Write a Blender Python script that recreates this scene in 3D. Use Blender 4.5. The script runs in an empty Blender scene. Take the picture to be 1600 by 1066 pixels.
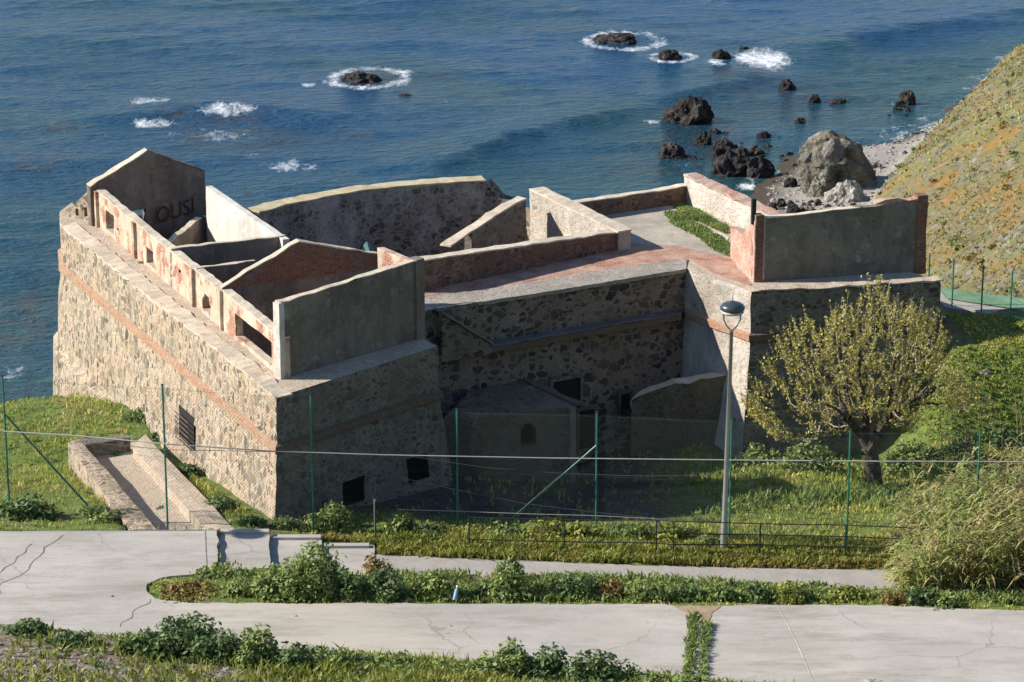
import bpy, bmesh, math, random
import numpy as np
from mathutils import Vector, noise, geometry
R = math.radians
# ---------------------------------------------------------------- camera, world, sun
PITCH = 17.0; F = 4480.0; CZ = 32.5
cs, sn = math.cos(R(PITCH)), math.sin(R(PITCH))
scene = bpy.context.scene
cam = bpy.data.cameras.new('camera'); co = bpy.data.objects.new('camera', cam)
scene.collection.objects.link(co); scene.camera = co
co.location = (0, 0, CZ); co.rotation_euler = (R(90 - PITCH), 0, 0)
cam.sensor_width = 36; cam.lens = F / 1600 * 36; cam.clip_start = 1; cam.clip_end = 6000
SUNV = Vector((1.63, 0.0, -1.0)).normalized()      # direction the light travels
EL = math.asin(-SUNV.z); AZ = math.atan2(-SUNV.x, -SUNV.y)   # azimuth of the sun, clockwise from +Y
w = bpy.data.worlds.new('World'); scene.world = w; w.use_nodes = True
nt = w.node_tree; sky = nt.nodes.new('ShaderNodeTexSky'); sky.sky_type = 'NISHITA'; sky.sun_disc = False
sky.sun_elevation = EL; sky.sun_rotation = AZ; sky.air_density = 1.0; sky.dust_density = 0.0; sky.ozone_density = 2.5; sky.altitude = 900
bg = nt.nodes['Background']; bg.inputs[1].default_value = 0.105
nt.links.new(sky.outputs[0], bg.inputs[0])
sl = bpy.data.lights.new('sun', 'SUN'); sl.energy = 4.9; sl.angle = R(0.5); sl.color = (1, 0.93, 0.82)
so = bpy.data.objects.new('sun', sl); scene.collection.objects.link(so)
so.rotation_euler = SUNV.to_track_quat('-Z', 'Y').to_euler()
vs = scene.view_settings; vs.view_transform = 'Standard'; vs.look = 'None'; vs.gamma = 1; vs.exposure = 0.65
try: vs.use_curve_mapping = False
except Exception: pass
rng = np.random.default_rng(7); random.seed(7)
# ---------------------------------------------------------------- survey helpers (photo -> plan)
def ray(px, py):
    a = (px - 800) / F; b = (533 - py) / F
    return Vector((a, cs + b * sn, -sn + b * cs))
def P(px, py, z):
    d = ray(px, py); t = (z - CZ) / d.z
    return Vector((d.x * t, d.y * t, z))
def V(A, B, px, py):                       # ray meets the upright plane through A and B
    d = ray(px, py); ex, ey = B[0] - A[0], B[1] - A[1]
    t = (ey * A[0] - ex * A[1]) / (ey * d.x - ex * d.y)
    return Vector((d.x * t, d.y * t, CZ + d.z * t))
def UV(A, B, px, py):
    p = V(A, B, px, py); L = math.hypot(B[0] - A[0], B[1] - A[1])
    return (((p.x - A[0]) * (B[0] - A[0]) + (p.y - A[1]) * (B[1] - A[1])) / L, p.z)
def N2(x, y, s=1.0, seed=0): return noise.noise(Vector((x * s, y * s, seed * 7.31)))
# ---------------------------------------------------------------- objects, tags
COL = scene.collection
def tag(o, label=None, cat=None, group=None, kind=None):
    if label: o['label'] = label
    if cat: o['category'] = cat
    if group: o['group'] = group
    if kind: o['kind'] = kind
    return o
def thing(name, label, cat, loc=(0, 0, 0), group=None):
    o = bpy.data.objects.new(name, None); COL.objects.link(o); o.location = loc; o.empty_display_size = 0.2
    return tag(o, label, cat, group)
def off(o):
    v = Vector((0, 0, 0))
    while o is not None: v += o.location; o = o.parent
    return v
def box_uv(me):
    nl = len(me.loops)
    if nl == 0: return
    uvl = me.uv_layers.new(name='UVMap')
    cov = np.empty(len(me.vertices) * 3); me.vertices.foreach_get('co', cov); cov = cov.reshape(-1, 3)
    li = np.empty(nl, dtype=np.int64); me.loops.foreach_get('vertex_index', li)
    npo = len(me.polygons); nr = np.empty(npo * 3); me.polygons.foreach_get('normal', nr); nr = nr.reshape(-1, 3)
    lt = np.empty(npo, dtype=np.int64); me.polygons.foreach_get('loop_total', lt)
    n = np.repeat(nr, lt, axis=0); p = cov[li]
    flat = np.abs(n[:, 2]) > 0.75
    h = np.hypot(n[:, 0], n[:, 1]) + 1e-9
    # snap the wall direction so neighbouring faces share a frame
    ang = np.round(np.arctan2(n[:, 1], n[:, 0]) / R(20)) * R(20)
    u = np.where(flat, p[:, 0], p[:, 0] * -np.sin(ang) + p[:, 1] * np.cos(ang))
    v = np.where(flat, p[:, 1], p[:, 2])
    a = np.stack([u, v], 1).astype(np.float32).ravel(); uvl.data.foreach_set('uv', a)
def put(name, me, mat, parent=None, smooth=False):
    """link a mesh (world coordinates) as one object, recentred on its parent or on its own foot"""
    if isinstance(me, bmesh.types.BMesh):
        bm = me; me = bpy.data.meshes.new(name); bm.normal_update(); bm.to_mesh(me); bm.free()
    n = len(me.vertices); c = np.empty(n * 3); me.vertices.foreach_get('co', c); c = c.reshape(-1, 3)
    box_uv(me)
    o = bpy.data.objects.new(name, me); COL.objects.link(o)
    if parent is not None:
        org = off(parent); o.parent = parent
    else:
        org = Vector(((c[:, 0].min() + c[:, 0].max()) / 2, (c[:, 1].min() + c[:, 1].max()) / 2, c[:, 2].min())) if n else Vector()
        o.location = org
    c -= np.array(org); me.vertices.foreach_set('co', c.ravel()); me.update()
    me.materials.append(mat)
    if smooth: me.polygons.foreach_set('use_smooth', [True] * len(me.polygons))
    return o
def raw(name, verts, faces):
    me = bpy.data.meshes.new(name); me.from_pydata(verts, [], faces); me.update(); return me
def npmesh(name, verts, k):
    """verts (N*k,3): every k consecutive vertices are one polygon"""
    verts = np.asarray(verts, dtype=np.float32).reshape(-1, 3); n = len(verts); m = n // k
    me = bpy.data.meshes.new(name); me.vertices.add(n); me.loops.add(n); me.polygons.add(m)
    me.vertices.foreach_set('co', verts.ravel()); me.loops.foreach_set('vertex_index', np.arange(n, dtype=np.int32))
    me.polygons.foreach_set('loop_start', np.arange(0, n, k, dtype=np.int32)); me.update(); me.validate(); return me
def gridmesh(name, X, Y, Z):
    ny, nx = X.shape; v = np.stack([X, Y, Z], -1).reshape(-1, 3).astype(np.float32)
    i = np.arange((ny - 1) * (nx - 1)); r = i // (nx - 1); c = i % (nx - 1); a = r * nx + c
    f = np.stack([a, a + 1, a + nx + 1, a + nx], 1).astype(np.int32)
    me = bpy.data.meshes.new(name); me.vertices.add(len(v)); me.loops.add(f.size); me.polygons.add(len(f))
    me.vertices.foreach_set('co', v.ravel()); me.loops.foreach_set('vertex_index', f.ravel())
    me.polygons.foreach_set('loop_start', np.arange(0, f.size, 4, dtype=np.int32)); me.update(); return me
def jitter(bm, amp, sc=1.3, fine=0.35):
    for v in bm.verts:
        p = v.co
        d = noise.noise_vector(p * sc) * amp + noise.noise_vector(p * sc * 3.7 + Vector((9, 3, 5))) * amp * fine
        v.co = p + d
def add_box(bm, c, s, rz=0.0, bev=0.0):
    m = bmesh.ops.create_cube(bm, size=1)['verts']
    cr, sr = math.cos(rz), math.sin(rz)
    for v in m:
        x, y, z = v.co.x * s[0], v.co.y * s[1], v.co.z * s[2]
        v.co = Vector((c[0] + x * cr - y * sr, c[1] + x * sr + y * cr, c[2] + z))
    if bev:
        es = list({e for v in m for e in v.link_edges})
        bmesh.ops.bevel(bm, geom=es, offset=bev, segments=1, affect='EDGES')
def add_tube(bm, pts, r, n=6, cap=True):
    rings = []; pts = [Vector(p) for p in pts]
    for i, p in enumerate(pts):
        t = (pts[min(i + 1, len(pts) - 1)] - pts[max(i - 1, 0)]).normalized()
        a = t.cross(Vector((0.13, 0.29, 1)) if abs(t.z) < 0.9 else Vector((1, 0.2, 0.1))).normalized(); b = t.cross(a)
        rr = r[i] if isinstance(r, (list, tuple)) else r
        rings.append([bm.verts.new(p + (a * math.cos(k * 2 * math.pi / n) + b * math.sin(k * 2 * math.pi / n)) * rr) for k in range(n)])
    for q in range(len(rings) - 1):
        for k in range(n): bm.faces.new((rings[q][k], rings[q][(k + 1) % n], rings[q + 1][(k + 1) % n], rings[q + 1][k]))
    if cap:
        bm.faces.new(rings[0]); bm.faces.new(list(reversed(rings[-1])))
def tube(name, pts, r, mat, parent=None, n=6):
    bm = bmesh.new(); add_tube(bm, pts, r, n); return put(name, bm, mat, parent)
# ---------------------------------------------------------------- materials
class G:
    def __init__(s, name, rough=0.9, spec=0.3):
        s.m = bpy.data.materials.new(name); s.m.use_nodes = True; s.t = s.m.node_tree
        s.b = s.t.nodes['Principled BSDF']; s.b.inputs['Roughness'].default_value = rough
        s.b.inputs['Specular IOR Level'].default_value = spec
        tc = s.n('ShaderNodeTexCoord'); s.obj = tc.outputs['Object']; s.uv = tc.outputs['UV']
        s.pos = s.n('ShaderNodeNewGeometry').outputs['Position']
    def n(s, ty, **k):
        x = s.t.nodes.new(ty)
        for a, b in k.items(): setattr(x, a, b)
        return x
    def lk(s, a, b): s.t.links.new(a, b)
    def setin(s, node, i, v):
        if hasattr(v, 'is_output'): s.lk(v, node.inputs[i])
        else:
            if isinstance(v, (tuple, list)) and len(v) == 3 and node.inputs[i].type == 'RGBA': v = (*v, 1)
            node.inputs[i].default_value = v
    def noise(s, sc, det=4, rough=0.55, vec=None, dist=0.0):
        x = s.n('ShaderNodeTexNoise'); s.lk(vec or s.pos, x.inputs['Vector'])
        x.inputs['Scale'].default_value = sc; x.inputs['Detail'].default_value = det; x.inputs['Roughness'].default_value = rough
        x.inputs['Distortion'].default_value = dist; return x.outputs['Fac']
    def ramp(s, f, stops, mode='LINEAR'):
        x = s.n('ShaderNodeValToRGB'); s.lk(f, x.inputs[0]); e = x.color_ramp.elements; x.color_ramp.interpolation = mode
        while len(e) < len(stops): e.new(0.5)
        for q, (p, c) in enumerate(stops):
            e[q].position = p; e[q].color = (*c, 1) if isinstance(c, (tuple, list)) else (c, c, c, 1)
        return x.outputs[0]
    def mix(s, f, a, b, bt='MIX'):
        x = s.n('ShaderNodeMix', data_type='RGBA', blend_type=bt)
        s.setin(x, 0, f); s.setin(x, 6, a); s.setin(x, 7, b); return x.outputs[2]
    def math(s, op, a, b=0.0, clamp=False):
        x = s.n('ShaderNodeMath', operation=op, use_clamp=clamp); s.setin(x, 0, a); s.setin(x, 1, b); return x.outputs[0]
    def mapr(s, v, a, b, c=0.0, d=1.0):
        x = s.n('ShaderNodeMapRange'); s.setin(x, 0, v)
        for i, q in zip((1, 2, 3, 4), (a, b, c, d)): x.inputs[i].default_value = q
        return x.outputs[0]
    def mapping(s, vec, scale=(1, 1, 1), rot=(0, 0, 0)):
        x = s.n('ShaderNodeMapping'); s.lk(vec, x.inputs[0]); x.inputs['Scale'].default_value = scale
        x.inputs['Rotation'].default_value = rot; return x.outputs[0]
    def warp(s, vec, sc, amt):
        x = s.n('ShaderNodeTexNoise'); s.lk(vec, x.inputs['Vector']); x.inputs['Scale'].default_value = sc
        a = s.n('ShaderNodeVectorMath', operation='MULTIPLY_ADD'); s.lk(x.outputs['Color'], a.inputs[0])
        a.inputs[1].default_value = (amt,) * 3; s.lk(vec, a.inputs[2]); return a.outputs[0]
    def voro(s, sc, vec=None, feat='F1', rnd=1.0):
        x = s.n('ShaderNodeTexVoronoi', feature=feat); s.lk(vec or s.pos, x.inputs['Vector'])
        x.inputs['Scale'].default_value = sc; x.inputs['Randomness'].default_value = rnd; return x.outputs
    def sep(s, v):
        x = s.n('ShaderNodeSeparateXYZ'); s.lk(v, x.inputs[0]); return x.outputs
    def bump(s, h, st=0.5, dist=0.05, prev=None):
        x = s.n('ShaderNodeBump'); x.inputs['Strength'].default_value = st; x.inputs['Distance'].default_value = dist
        s.lk(h, x.inputs['Height'])
        if prev is not None: s.lk(prev, x.inputs['Normal'])
        return x.outputs[0]
    def out(s, col, bump=None, rough=None):
        s.setin(s.b, 'Base Color', col)
        if bump is not None: s.lk(bump, s.b.inputs['Normal'])
        if rough is not None: s.setin(s.b, 'Roughness', rough)
        return s.m
def rubble(name, mortar, mortar2, stones, sc=4.0, cover=0.42, st=0.9, blotch=None, blot=(0.55, 0.68), zs=1.45, lohi=(0.0, 0.30), stain=.65):
    g = G(name, 0.95, 0.15); vec = g.warp(g.warp(g.mapping(g.pos, (1, 1, zs)), 2.3, 0.25), 6.0, 0.2)
    v = g.voro(sc, vec, rnd=0.85); v2 = g.voro(sc * 2.3, vec); ve = g.voro(sc, vec, 'DISTANCE_TO_EDGE', 0.85)['Distance']
    vary = g.noise(1.1, 3); edge = g.math('ADD', g.math('MULTIPLY', vary, 0.35), cover - 0.17)
    fine = g.noise(22, 3, 0.7)
    dd = g.math('ADD', v['Distance'], g.math('MULTIPLY', fine, 0.14))
    rnd_ = g.sep(v['Color'])[1]; big = g.math('MULTIPLY', g.math('SUBTRACT', vary, .5), .25)
    thr = g.math('ADD', g.mapr(rnd_, 0, 1, lohi[0], lohi[1]), big)
    mask = g.mapr(g.math('SUBTRACT', g.math('SUBTRACT', ve, g.math('MULTIPLY', fine, 0.07)), thr), -0.045, 0.0, 0, 1)
    hue = g.sep(v['Color'])[0]
    sc_ = g.ramp(hue, [(i / max(1, len(stones) - 1), c) for i, c in enumerate(stones)])
    sc_ = g.mix(g.mapr(fine, 0.3, 0.7, 0, 0.5), sc_, (0.5, 0.5, 0.5), 'OVERLAY')
    mo = g.mix(g.ramp(g.noise(0.7, 5, 0.65), [(0.35, 0.0), (0.65, 1.0)]), mortar, mortar2)
    mo = g.mix(g.mapr(g.noise(14, 4, 0.7), 0.35, 0.7, 0.0, 0.75), mo, (0.3, 0.28, 0.25), 'MULTIPLY')
    mo = g.mix(g.math('MULTIPLY', g.math('LESS_THAN', v2['Distance'], 0.3), 0.6), mo, stones[-1])
    col = g.mix(mask, mo, sc_)
    if blotch:
        col = g.mix(g.ramp(g.noise(0.45, 6, 0.7, vec=g.mapping(g.pos, (1, 1, 0.55))), [(blot[0], 0.0), (blot[1], 0.85)]), col, blotch)
    col = g.mix(g.ramp(g.noise(0.35, 6, 0.75, vec=g.mapping(g.pos, (1.6, 1.6, 0.5))), [(0.48, 0.0), (0.66, stain)]), col, tuple(q * .45 for q in mortar))
    h = g.math('ADD', g.math('MULTIPLY', mask, .7), g.math('MULTIPLY', fine, 0.6))
    return g.out(col, g.bump(h, st, 0.06))
def stucco(name, a, b, c=None, brickmask=None, streak=0.4, st=0.35, brick_low=None):
    g = G(name, 0.93, 0.15)
    n1 = g.noise(0.8, 6, 0.68); n2 = g.noise(3.2, 5, 0.7)
    vec = g.warp(g.mapping(g.pos, (1.3, 1.3, 0.4)), 1.5, .5); n3 = g.noise(1.2, 6, 0.72, vec=vec)
    col = g.mix(g.ramp(n1, [(0.35, 0.0), (0.65, 1.0)]), a, b)
    if c: col = g.mix(g.ramp(n2, [(0.54, 0.0), (0.68, 0.8)]), col, c)
    col = g.mix(g.mapr(n3, 0.42, 0.72, 0, streak), col, (0.12, 0.11, 0.1), 'MULTIPLY')
    bl_ = g.noise(0.42, 7, 0.74, vec=g.mapping(g.pos, (1, 1, 1.3))); col = g.mix(g.ramp(bl_, [(0.50, 0.0), (0.60, 0.45)]), col, tuple(q * .5 for q in a)); col = g.mix(g.ramp(g.noise(1.7, 6, 0.75), [(0.57, 0.0), (0.66, 0.55)]), col, tuple(min(.85, q * 1.5 + .02) for q in b))
    fine = g.noise(18, 5, 0.75)
    col = g.mix(g.mapr(fine, 0.35, 0.75, 0, 0.45), col, (0.25, 0.24, 0.22), 'MULTIPLY')
    h = g.math('ADD', g.math('MULTIPLY', fine, 0.6), n2)
    if brickmask:
        bk = g.n('ShaderNodeTexBrick'); g.lk(g.warp(g.uv, 4, 0.02), bk.inputs['Vector'])
        bk.inputs['Scale'].default_value = 1; bk.inputs['Brick Width'].default_value = 0.27; bk.inputs['Row Height'].default_value = 0.105
        bk.inputs['Mortar Size'].default_value = 0.012; bk.inputs['Color1'].default_value = (0.42, 0.15, 0.085, 1)
        bk.inputs['Color2'].default_value = (0.3, 0.1, 0.06, 1); bk.inputs['Mortar'].default_value = (0.45, 0.33, 0.26, 1)
        bc = g.mix(g.mapr(g.noise(2.5, 4), 0.4, 0.65, 0, 0.45), bk.outputs['Color'], b)
        bc = g.mix(g.mapr(g.noise(9, 4, 0.7), 0.4, 0.75, 0, 0.7), bc, (0.35, 0.3, 0.28), 'MULTIPLY')
        m = g.ramp(g.noise(0.9, 6, 0.65), [(brickmask[0], 0.0), (brickmask[1], 1.0)])
        col = g.mix(m, col, bc); h = g.math('ADD', h, g.math('MULTIPLY', bk.outputs['Fac'], -0.6))
    return g.out(col, g.bump(h, st, 0.03))
def brick(name, c1, c2, mor, patch, pm=(0.5, 0.7), st=0.7):
    g = G(name, 0.93, 0.15); bk = g.n('ShaderNodeTexBrick'); g.lk(g.warp(g.uv, 4, 0.03), bk.inputs['Vector'])
    for k_, v_ in (('Scale', 1), ('Brick Width', 0.27), ('Row Height', 0.085), ('Mortar Size', 0.013), ('Color1', (*c1, 1)), ('Color2', (*c2, 1)), ('Mortar', (*mor, 1))): bk.inputs[k_].default_value = v_
    col = g.mix(g.ramp(g.noise(1.6, 6, 0.7), [(pm[0], 0.0), (pm[1], 1.0)]), bk.outputs['Color'], patch)
    f = g.noise(10, 5, 0.75); col = g.mix(g.mapr(f, 0.35, 0.75, 0, 0.8), col, (0.3, 0.27, 0.25), 'MULTIPLY')
    h = g.math('ADD', g.math('MULTIPLY', bk.outputs['Fac'], -1.0), f)
    return g.out(col, g.bump(h, st, 0.03))
def plain(name, col, rough=0.5, metal=0.0, var=0.25, spec=0.4):
    g = G(name, rough, spec); g.b.inputs['Metallic'].default_value = metal
    c = g.mix(g.mapr(g.noise(7, 4, 0.7), 0.35, 0.7, 0, var), col, tuple(0.35 * q for q in col)); return g.out(c)
def leafm(name, a, b, c, sc=1.6, trans=0.25):
    g = G(name, 0.55, 0.25); n = g.noise(sc, 4, 0.7); n2 = g.noise(sc * 9, 2)
    col = g.ramp(g.math('ADD', g.math('MULTIPLY', n, 0.5), g.math('MULTIPLY', n2, 0.5)), [(0.36, a), (0.5, b), (0.63, c)])
    g.setin(g.b, 'Base Color', col)
    tr = g.n('ShaderNodeBsdfTranslucent'); g.lk(col, tr.inputs[0]); mx = g.n('ShaderNodeMixShader'); mx.inputs[0].default_value = trans
    g.lk(g.b.outputs[0], mx.inputs[1]); g.lk(tr.outputs[0], mx.inputs[2]); g.lk(mx.outputs[0], g.t.nodes['Material Output'].inputs[0]); return g.m
M = {}
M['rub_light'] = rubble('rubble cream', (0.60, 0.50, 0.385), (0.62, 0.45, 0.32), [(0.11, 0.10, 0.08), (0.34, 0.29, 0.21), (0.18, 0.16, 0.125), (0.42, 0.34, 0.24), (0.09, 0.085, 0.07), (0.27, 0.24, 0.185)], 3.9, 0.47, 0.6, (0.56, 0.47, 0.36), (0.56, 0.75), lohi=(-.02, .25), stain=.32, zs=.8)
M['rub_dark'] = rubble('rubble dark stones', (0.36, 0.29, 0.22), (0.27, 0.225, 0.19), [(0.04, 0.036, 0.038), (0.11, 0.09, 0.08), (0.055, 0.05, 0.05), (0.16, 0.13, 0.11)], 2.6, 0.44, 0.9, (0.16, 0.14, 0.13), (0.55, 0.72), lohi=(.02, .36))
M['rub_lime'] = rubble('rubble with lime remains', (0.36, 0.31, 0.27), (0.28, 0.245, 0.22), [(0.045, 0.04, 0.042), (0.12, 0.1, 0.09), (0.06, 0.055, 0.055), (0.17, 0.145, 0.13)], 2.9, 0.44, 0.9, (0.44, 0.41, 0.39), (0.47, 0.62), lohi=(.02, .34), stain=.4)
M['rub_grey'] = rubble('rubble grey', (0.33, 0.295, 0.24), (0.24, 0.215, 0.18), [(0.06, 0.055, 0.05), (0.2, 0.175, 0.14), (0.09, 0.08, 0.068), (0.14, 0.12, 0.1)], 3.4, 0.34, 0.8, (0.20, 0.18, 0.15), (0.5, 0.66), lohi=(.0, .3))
M['rub_white'] = rubble('rubble limewashed', (0.62, 0.56, 0.47), (0.52, 0.44, 0.35), [(0.25, 0.2, 0.18), (0.5, 0.43, 0.36), (0.36, 0.3, 0.27)], 4.0, 0.30, 0.8, (0.62, 0.56, 0.49), (0.45, 0.6))
M['rub_red'] = rubble('rubble with brick', (0.36, 0.24, 0.18), (0.26, 0.14, 0.1), [(0.07, 0.05, 0.05), (0.2, 0.1, 0.08), (0.12, 0.09, 0.08)], 3.6, 0.38, 0.8, (0.22, 0.18, 0.16), (0.55, 0.7))
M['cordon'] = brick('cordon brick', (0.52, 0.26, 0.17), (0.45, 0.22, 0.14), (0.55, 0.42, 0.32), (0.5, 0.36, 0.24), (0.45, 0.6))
M['cordon_dark'] = brick('cordon brick shade tone', (0.24, 0.14, 0.09), (0.19, 0.11, 0.075), (0.2, 0.17, 0.14), (0.17, 0.15, 0.13), (0.42, 0.62))  # darker copy of the cordon brick, shade put into its colour
M['brick'] = brick('red brick', (0.33, 0.135, 0.085), (0.24, 0.095, 0.06), (0.27, 0.2, 0.16), (0.26, 0.2, 0.165), (0.5, 0.64))
M['brick_pink'] = brick('pink brick', (0.56, 0.27, 0.19), (0.5, 0.2, 0.13), (0.62, 0.48, 0.4), (0.62, 0.5, 0.42), (0.42, 0.62))
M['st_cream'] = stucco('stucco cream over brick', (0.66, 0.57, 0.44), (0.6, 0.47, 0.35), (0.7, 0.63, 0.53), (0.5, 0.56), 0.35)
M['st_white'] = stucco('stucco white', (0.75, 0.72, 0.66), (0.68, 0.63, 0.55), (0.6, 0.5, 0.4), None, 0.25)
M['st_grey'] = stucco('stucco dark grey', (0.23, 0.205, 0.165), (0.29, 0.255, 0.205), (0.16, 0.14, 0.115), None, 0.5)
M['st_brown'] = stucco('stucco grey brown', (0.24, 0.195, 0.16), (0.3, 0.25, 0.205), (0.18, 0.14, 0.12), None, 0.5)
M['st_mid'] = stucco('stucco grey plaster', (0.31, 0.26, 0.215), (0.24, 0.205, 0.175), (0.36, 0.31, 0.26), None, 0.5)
M['cap'] = stucco('pale coping mortar', (0.78, 0.68, 0.53), (0.64, 0.53, 0.41), (0.46, 0.39, 0.3), None, 0.2, 0.7)
M['cap_yel'] = stucco('lichen coping', (0.62, 0.55, 0.38), (0.55, 0.45, 0.27), (0.35, 0.31, 0.22), None, 0.2, 0.7)
M['terrace'] = rubble('cobbled lime terrace', (0.66, 0.56, 0.43), (0.70, 0.55, 0.41), [(0.44, 0.38, 0.3), (0.60, 0.5, 0.39), (0.5, 0.38, 0.3), (0.36, 0.33, 0.26)], 6.5, .4, .7, (0.52, 0.45, 0.35), (0.5, 0.7), lohi=(-.02, .16), stain=.3)
M['platform'] = stucco('gun platform concrete', (0.52, 0.46, 0.38), (0.44, 0.39, 0.32), (0.34, 0.3, 0.24), None, 0.1, 0.4)
M['pinkstrip'] = stucco('pink brick dust walk', (0.60, 0.36, 0.28), (0.56, 0.40, 0.31), (0.6, 0.49, 0.4), (0.4, 0.6), 0.1, 0.6)
M['coping_grey'] = rubble('speckled stone coping', (0.62, 0.56, 0.47), (0.55, 0.49, 0.41), [(0.2, 0.19, 0.18), (0.36, 0.33, 0.29), (0.28, 0.26, 0.24)], 14, 0.36, 0.9)
M['dirtfloor'] = stucco('rubbly floor', (0.3, 0.26, 0.2), (0.22, 0.2, 0.16), (0.15, 0.17, 0.08), None, 0.2, 0.8)
M['ledge'] = stucco('sky-tinted grey ledge', (0.2, 0.2, 0.21), (0.15, 0.155, 0.17), (0.26, 0.25, 0.25), None, 0.2, 0.5)  # bluish skylight put into the grey of the ledge
M['green_metal'] = plain('green painted steel', (0.03, 0.17, 0.12), 0.45, 0.0)
M['dark_metal'] = plain('dark steel', (0.025, 0.03, 0.03), 0.5)
M['galv'] = plain('galvanised steel', (0.42, 0.44, 0.45), 0.42, 0.6, 0.35)
M['lamp_head'] = plain('blue grey enamel', (0.055, 0.075, 0.09), 0.3, 0.2, 0.3, 0.6)
M['lamp_glass'] = plain('cloudy plastic', (0.5, 0.5, 0.46), 0.3)
M['cable'] = plain('grey cable', (0.36, 0.36, 0.34), 0.6)
M['cable_dark'] = plain('dark cable', (0.09, 0.09, 0.09), 0.6)
M['black'] = plain('painted opening shade', (0.02, 0.018, 0.016), 0.9)  # near-black colour stands in for the shade inside openings
M['wood'] = plain('dry wood', (0.33, 0.22, 0.13), 0.8)
M['teal'] = plain('teal plastic sheet', (0.13, 0.3, 0.3), 0.5)
M['bluep'] = plain('blue plastic', (0.3, 0.42, 0.58), 0.35)
M['whitep'] = plain('white plastic', (0.75, 0.76, 0.78), 0.4)
M['paint_red'] = plain('faded red spray paint', (0.26, 0.09, 0.08), 0.8, 0, 0.5)
M['paint_black'] = plain('black spray paint', (0.035, 0.03, 0.03), 0.8)
M['paint_white'] = plain('chalky white paint', (0.3, 0.3, 0.31), 0.8, 0, 0.8)
# concrete road
g = G('road concrete', 0.9, 0.2)
n1 = g.noise(0.25, 6, 0.65); n2 = g.noise(1.4, 6, 0.7, vec=g.mapping(g.pos, (0.5, 1.6, 1))); n3 = g.noise(16, 4, 0.8)
c = g.mix(g.ramp(n1, [(0.35, 0), (0.65, 1)]), (0.41, 0.385, 0.35), (0.54, 0.505, 0.455))
c = g.mix(g.ramp(n2, [(0.42, 0), (0.7, 0.55)]), c, (0.36, 0.33, 0.28)); c = g.mix(g.mapr(n3, 0.3, 0.75, 0, 0.3), c, (0.3, 0.27, 0.24), 'MULTIPLY')
n5 = g.ramp(g.noise(0.09, 3, 0.5), [(0.5, 0), (0.62, 0.5)]); c = g.mix(n5, c, (0.49, 0.435, 0.345))
st1 = g.ramp(g.noise(0.55, 7, 0.78, vec=g.mapping(g.pos, (0.35, 1.5, 1))), [(0.5, 0), (0.7, .75)]); c = g.mix(st1, c, (0.25, 0.215, 0.17))
st2 = g.ramp(g.noise(4.5, 5, 0.8), [(0.62, 0), (0.72, .7)]); c = g.mix(st2, c, (0.22, 0.19, 0.16)); st3 = g.ramp(g.noise(6.5, 4, 0.8), [(0.64, 0), (0.7, .6)]); c = g.mix(st3, c, (0.62, 0.58, 0.52))
cr_ = g.voro(0.28, g.warp(g.pos, 1.2, 0.9), 'DISTANCE_TO_EDGE')['Distance']; c = g.mix(g.math('MULTIPLY', g.mapr(cr_, 0.0, 0.012, 0.55, 0.0), g.ramp(g.noise(.3, 3), [(.45, 0), (.6, 1)])), c, (0.2, 0.17, 0.14))
M['road'] = g.out(c, g.bump(n3, 0.35, 0.02))
g = G('path concrete', 0.9, 0.2); n2 = g.noise(1.2, 6, 0.7); n3 = g.noise(14, 4, 0.8)
c = g.mix(g.ramp(n2, [(0.35, 0), (0.7, 1)]), (0.43, 0.40, 0.36), (0.35, 0.32, 0.28)); c = g.mix(g.mapr(n3, 0.3, 0.75, 0, 0.35), c, (0.3, 0.27, 0.24), 'MULTIPLY')
M['path'] = g.out(c, g.bump(n3, 0.35, 0.02))
M['crack'] = plain('crack dirt', (0.17, 0.145, 0.12), 0.95)
M['greenpaint'] = stucco('green painted concrete', (0.17, 0.33, 0.19), (0.24, 0.38, 0.25), (0.3, 0.36, 0.28), None, 0.1)
# foliage
M['leaf_dark'] = leafm('dark green leaves', (0.044, 0.079, 0.034), (0.112, 0.175, 0.061), (0.224, 0.302, 0.108))
M['leaf_mid'] = leafm('mid green leaves', (0.095, 0.141, 0.042), (0.211, 0.281, 0.086), (0.398, 0.438, 0.143))
M['leaf_yel'] = leafm('yellow green leaves', (0.130, 0.155, 0.029), (0.260, 0.295, 0.058), (0.439, 0.393, 0.116))
M['leaf_ochre'] = leafm('ochre leaves', (0.156, 0.104, 0.039), (0.312, 0.208, 0.065), (0.260, 0.260, 0.078))
M['leaf_tree'] = leafm('olive spring leaves', (0.223, 0.202, 0.039), (0.393, 0.354, 0.078), (0.612, 0.538, 0.195), 1.2, 0.3)
M['reed'] = leafm('reed blades', (0.117, 0.162, 0.038), (0.316, 0.356, 0.110), (0.630, 0.583, 0.221), 2.2, 0.3)
M['reed_dry'] = leafm('dry reed blades', (0.225, 0.158, 0.072), (0.405, 0.304, 0.142), (0.562, 0.473, 0.263), 2.2, 0.2)
M['grass'] = leafm('grass blades', (0.160, 0.219, 0.049), (0.384, 0.433, 0.103), (0.767, 0.638, 0.204), 0.7, 0.3)
M['grass_dry'] = leafm('dry grass blades', (0.210, 0.168, 0.070), (0.392, 0.308, 0.140), (0.420, 0.392, 0.140), 0.7, 0.3)
M['flower'] = plain('yellow petals', (0.7, 0.5, 0.03), 0.6)
g = G('bark', 0.95, 0.1); v = g.mapping(g.obj, (6, 6, 1.5)); n = g.noise(3, 6, 0.7, vec=v)
M['bark'] = g.out(g.ramp(n, [(0.35, (0.03, 0.022, 0.018)), (0.55, (0.11, 0.085, 0.07)), (0.7, (0.25, 0.2, 0.16))]), g.bump(n, 1.0, 0.05))
M['twig'] = plain('pale twigs', (0.33, 0.27, 0.24), 0.85)
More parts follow.
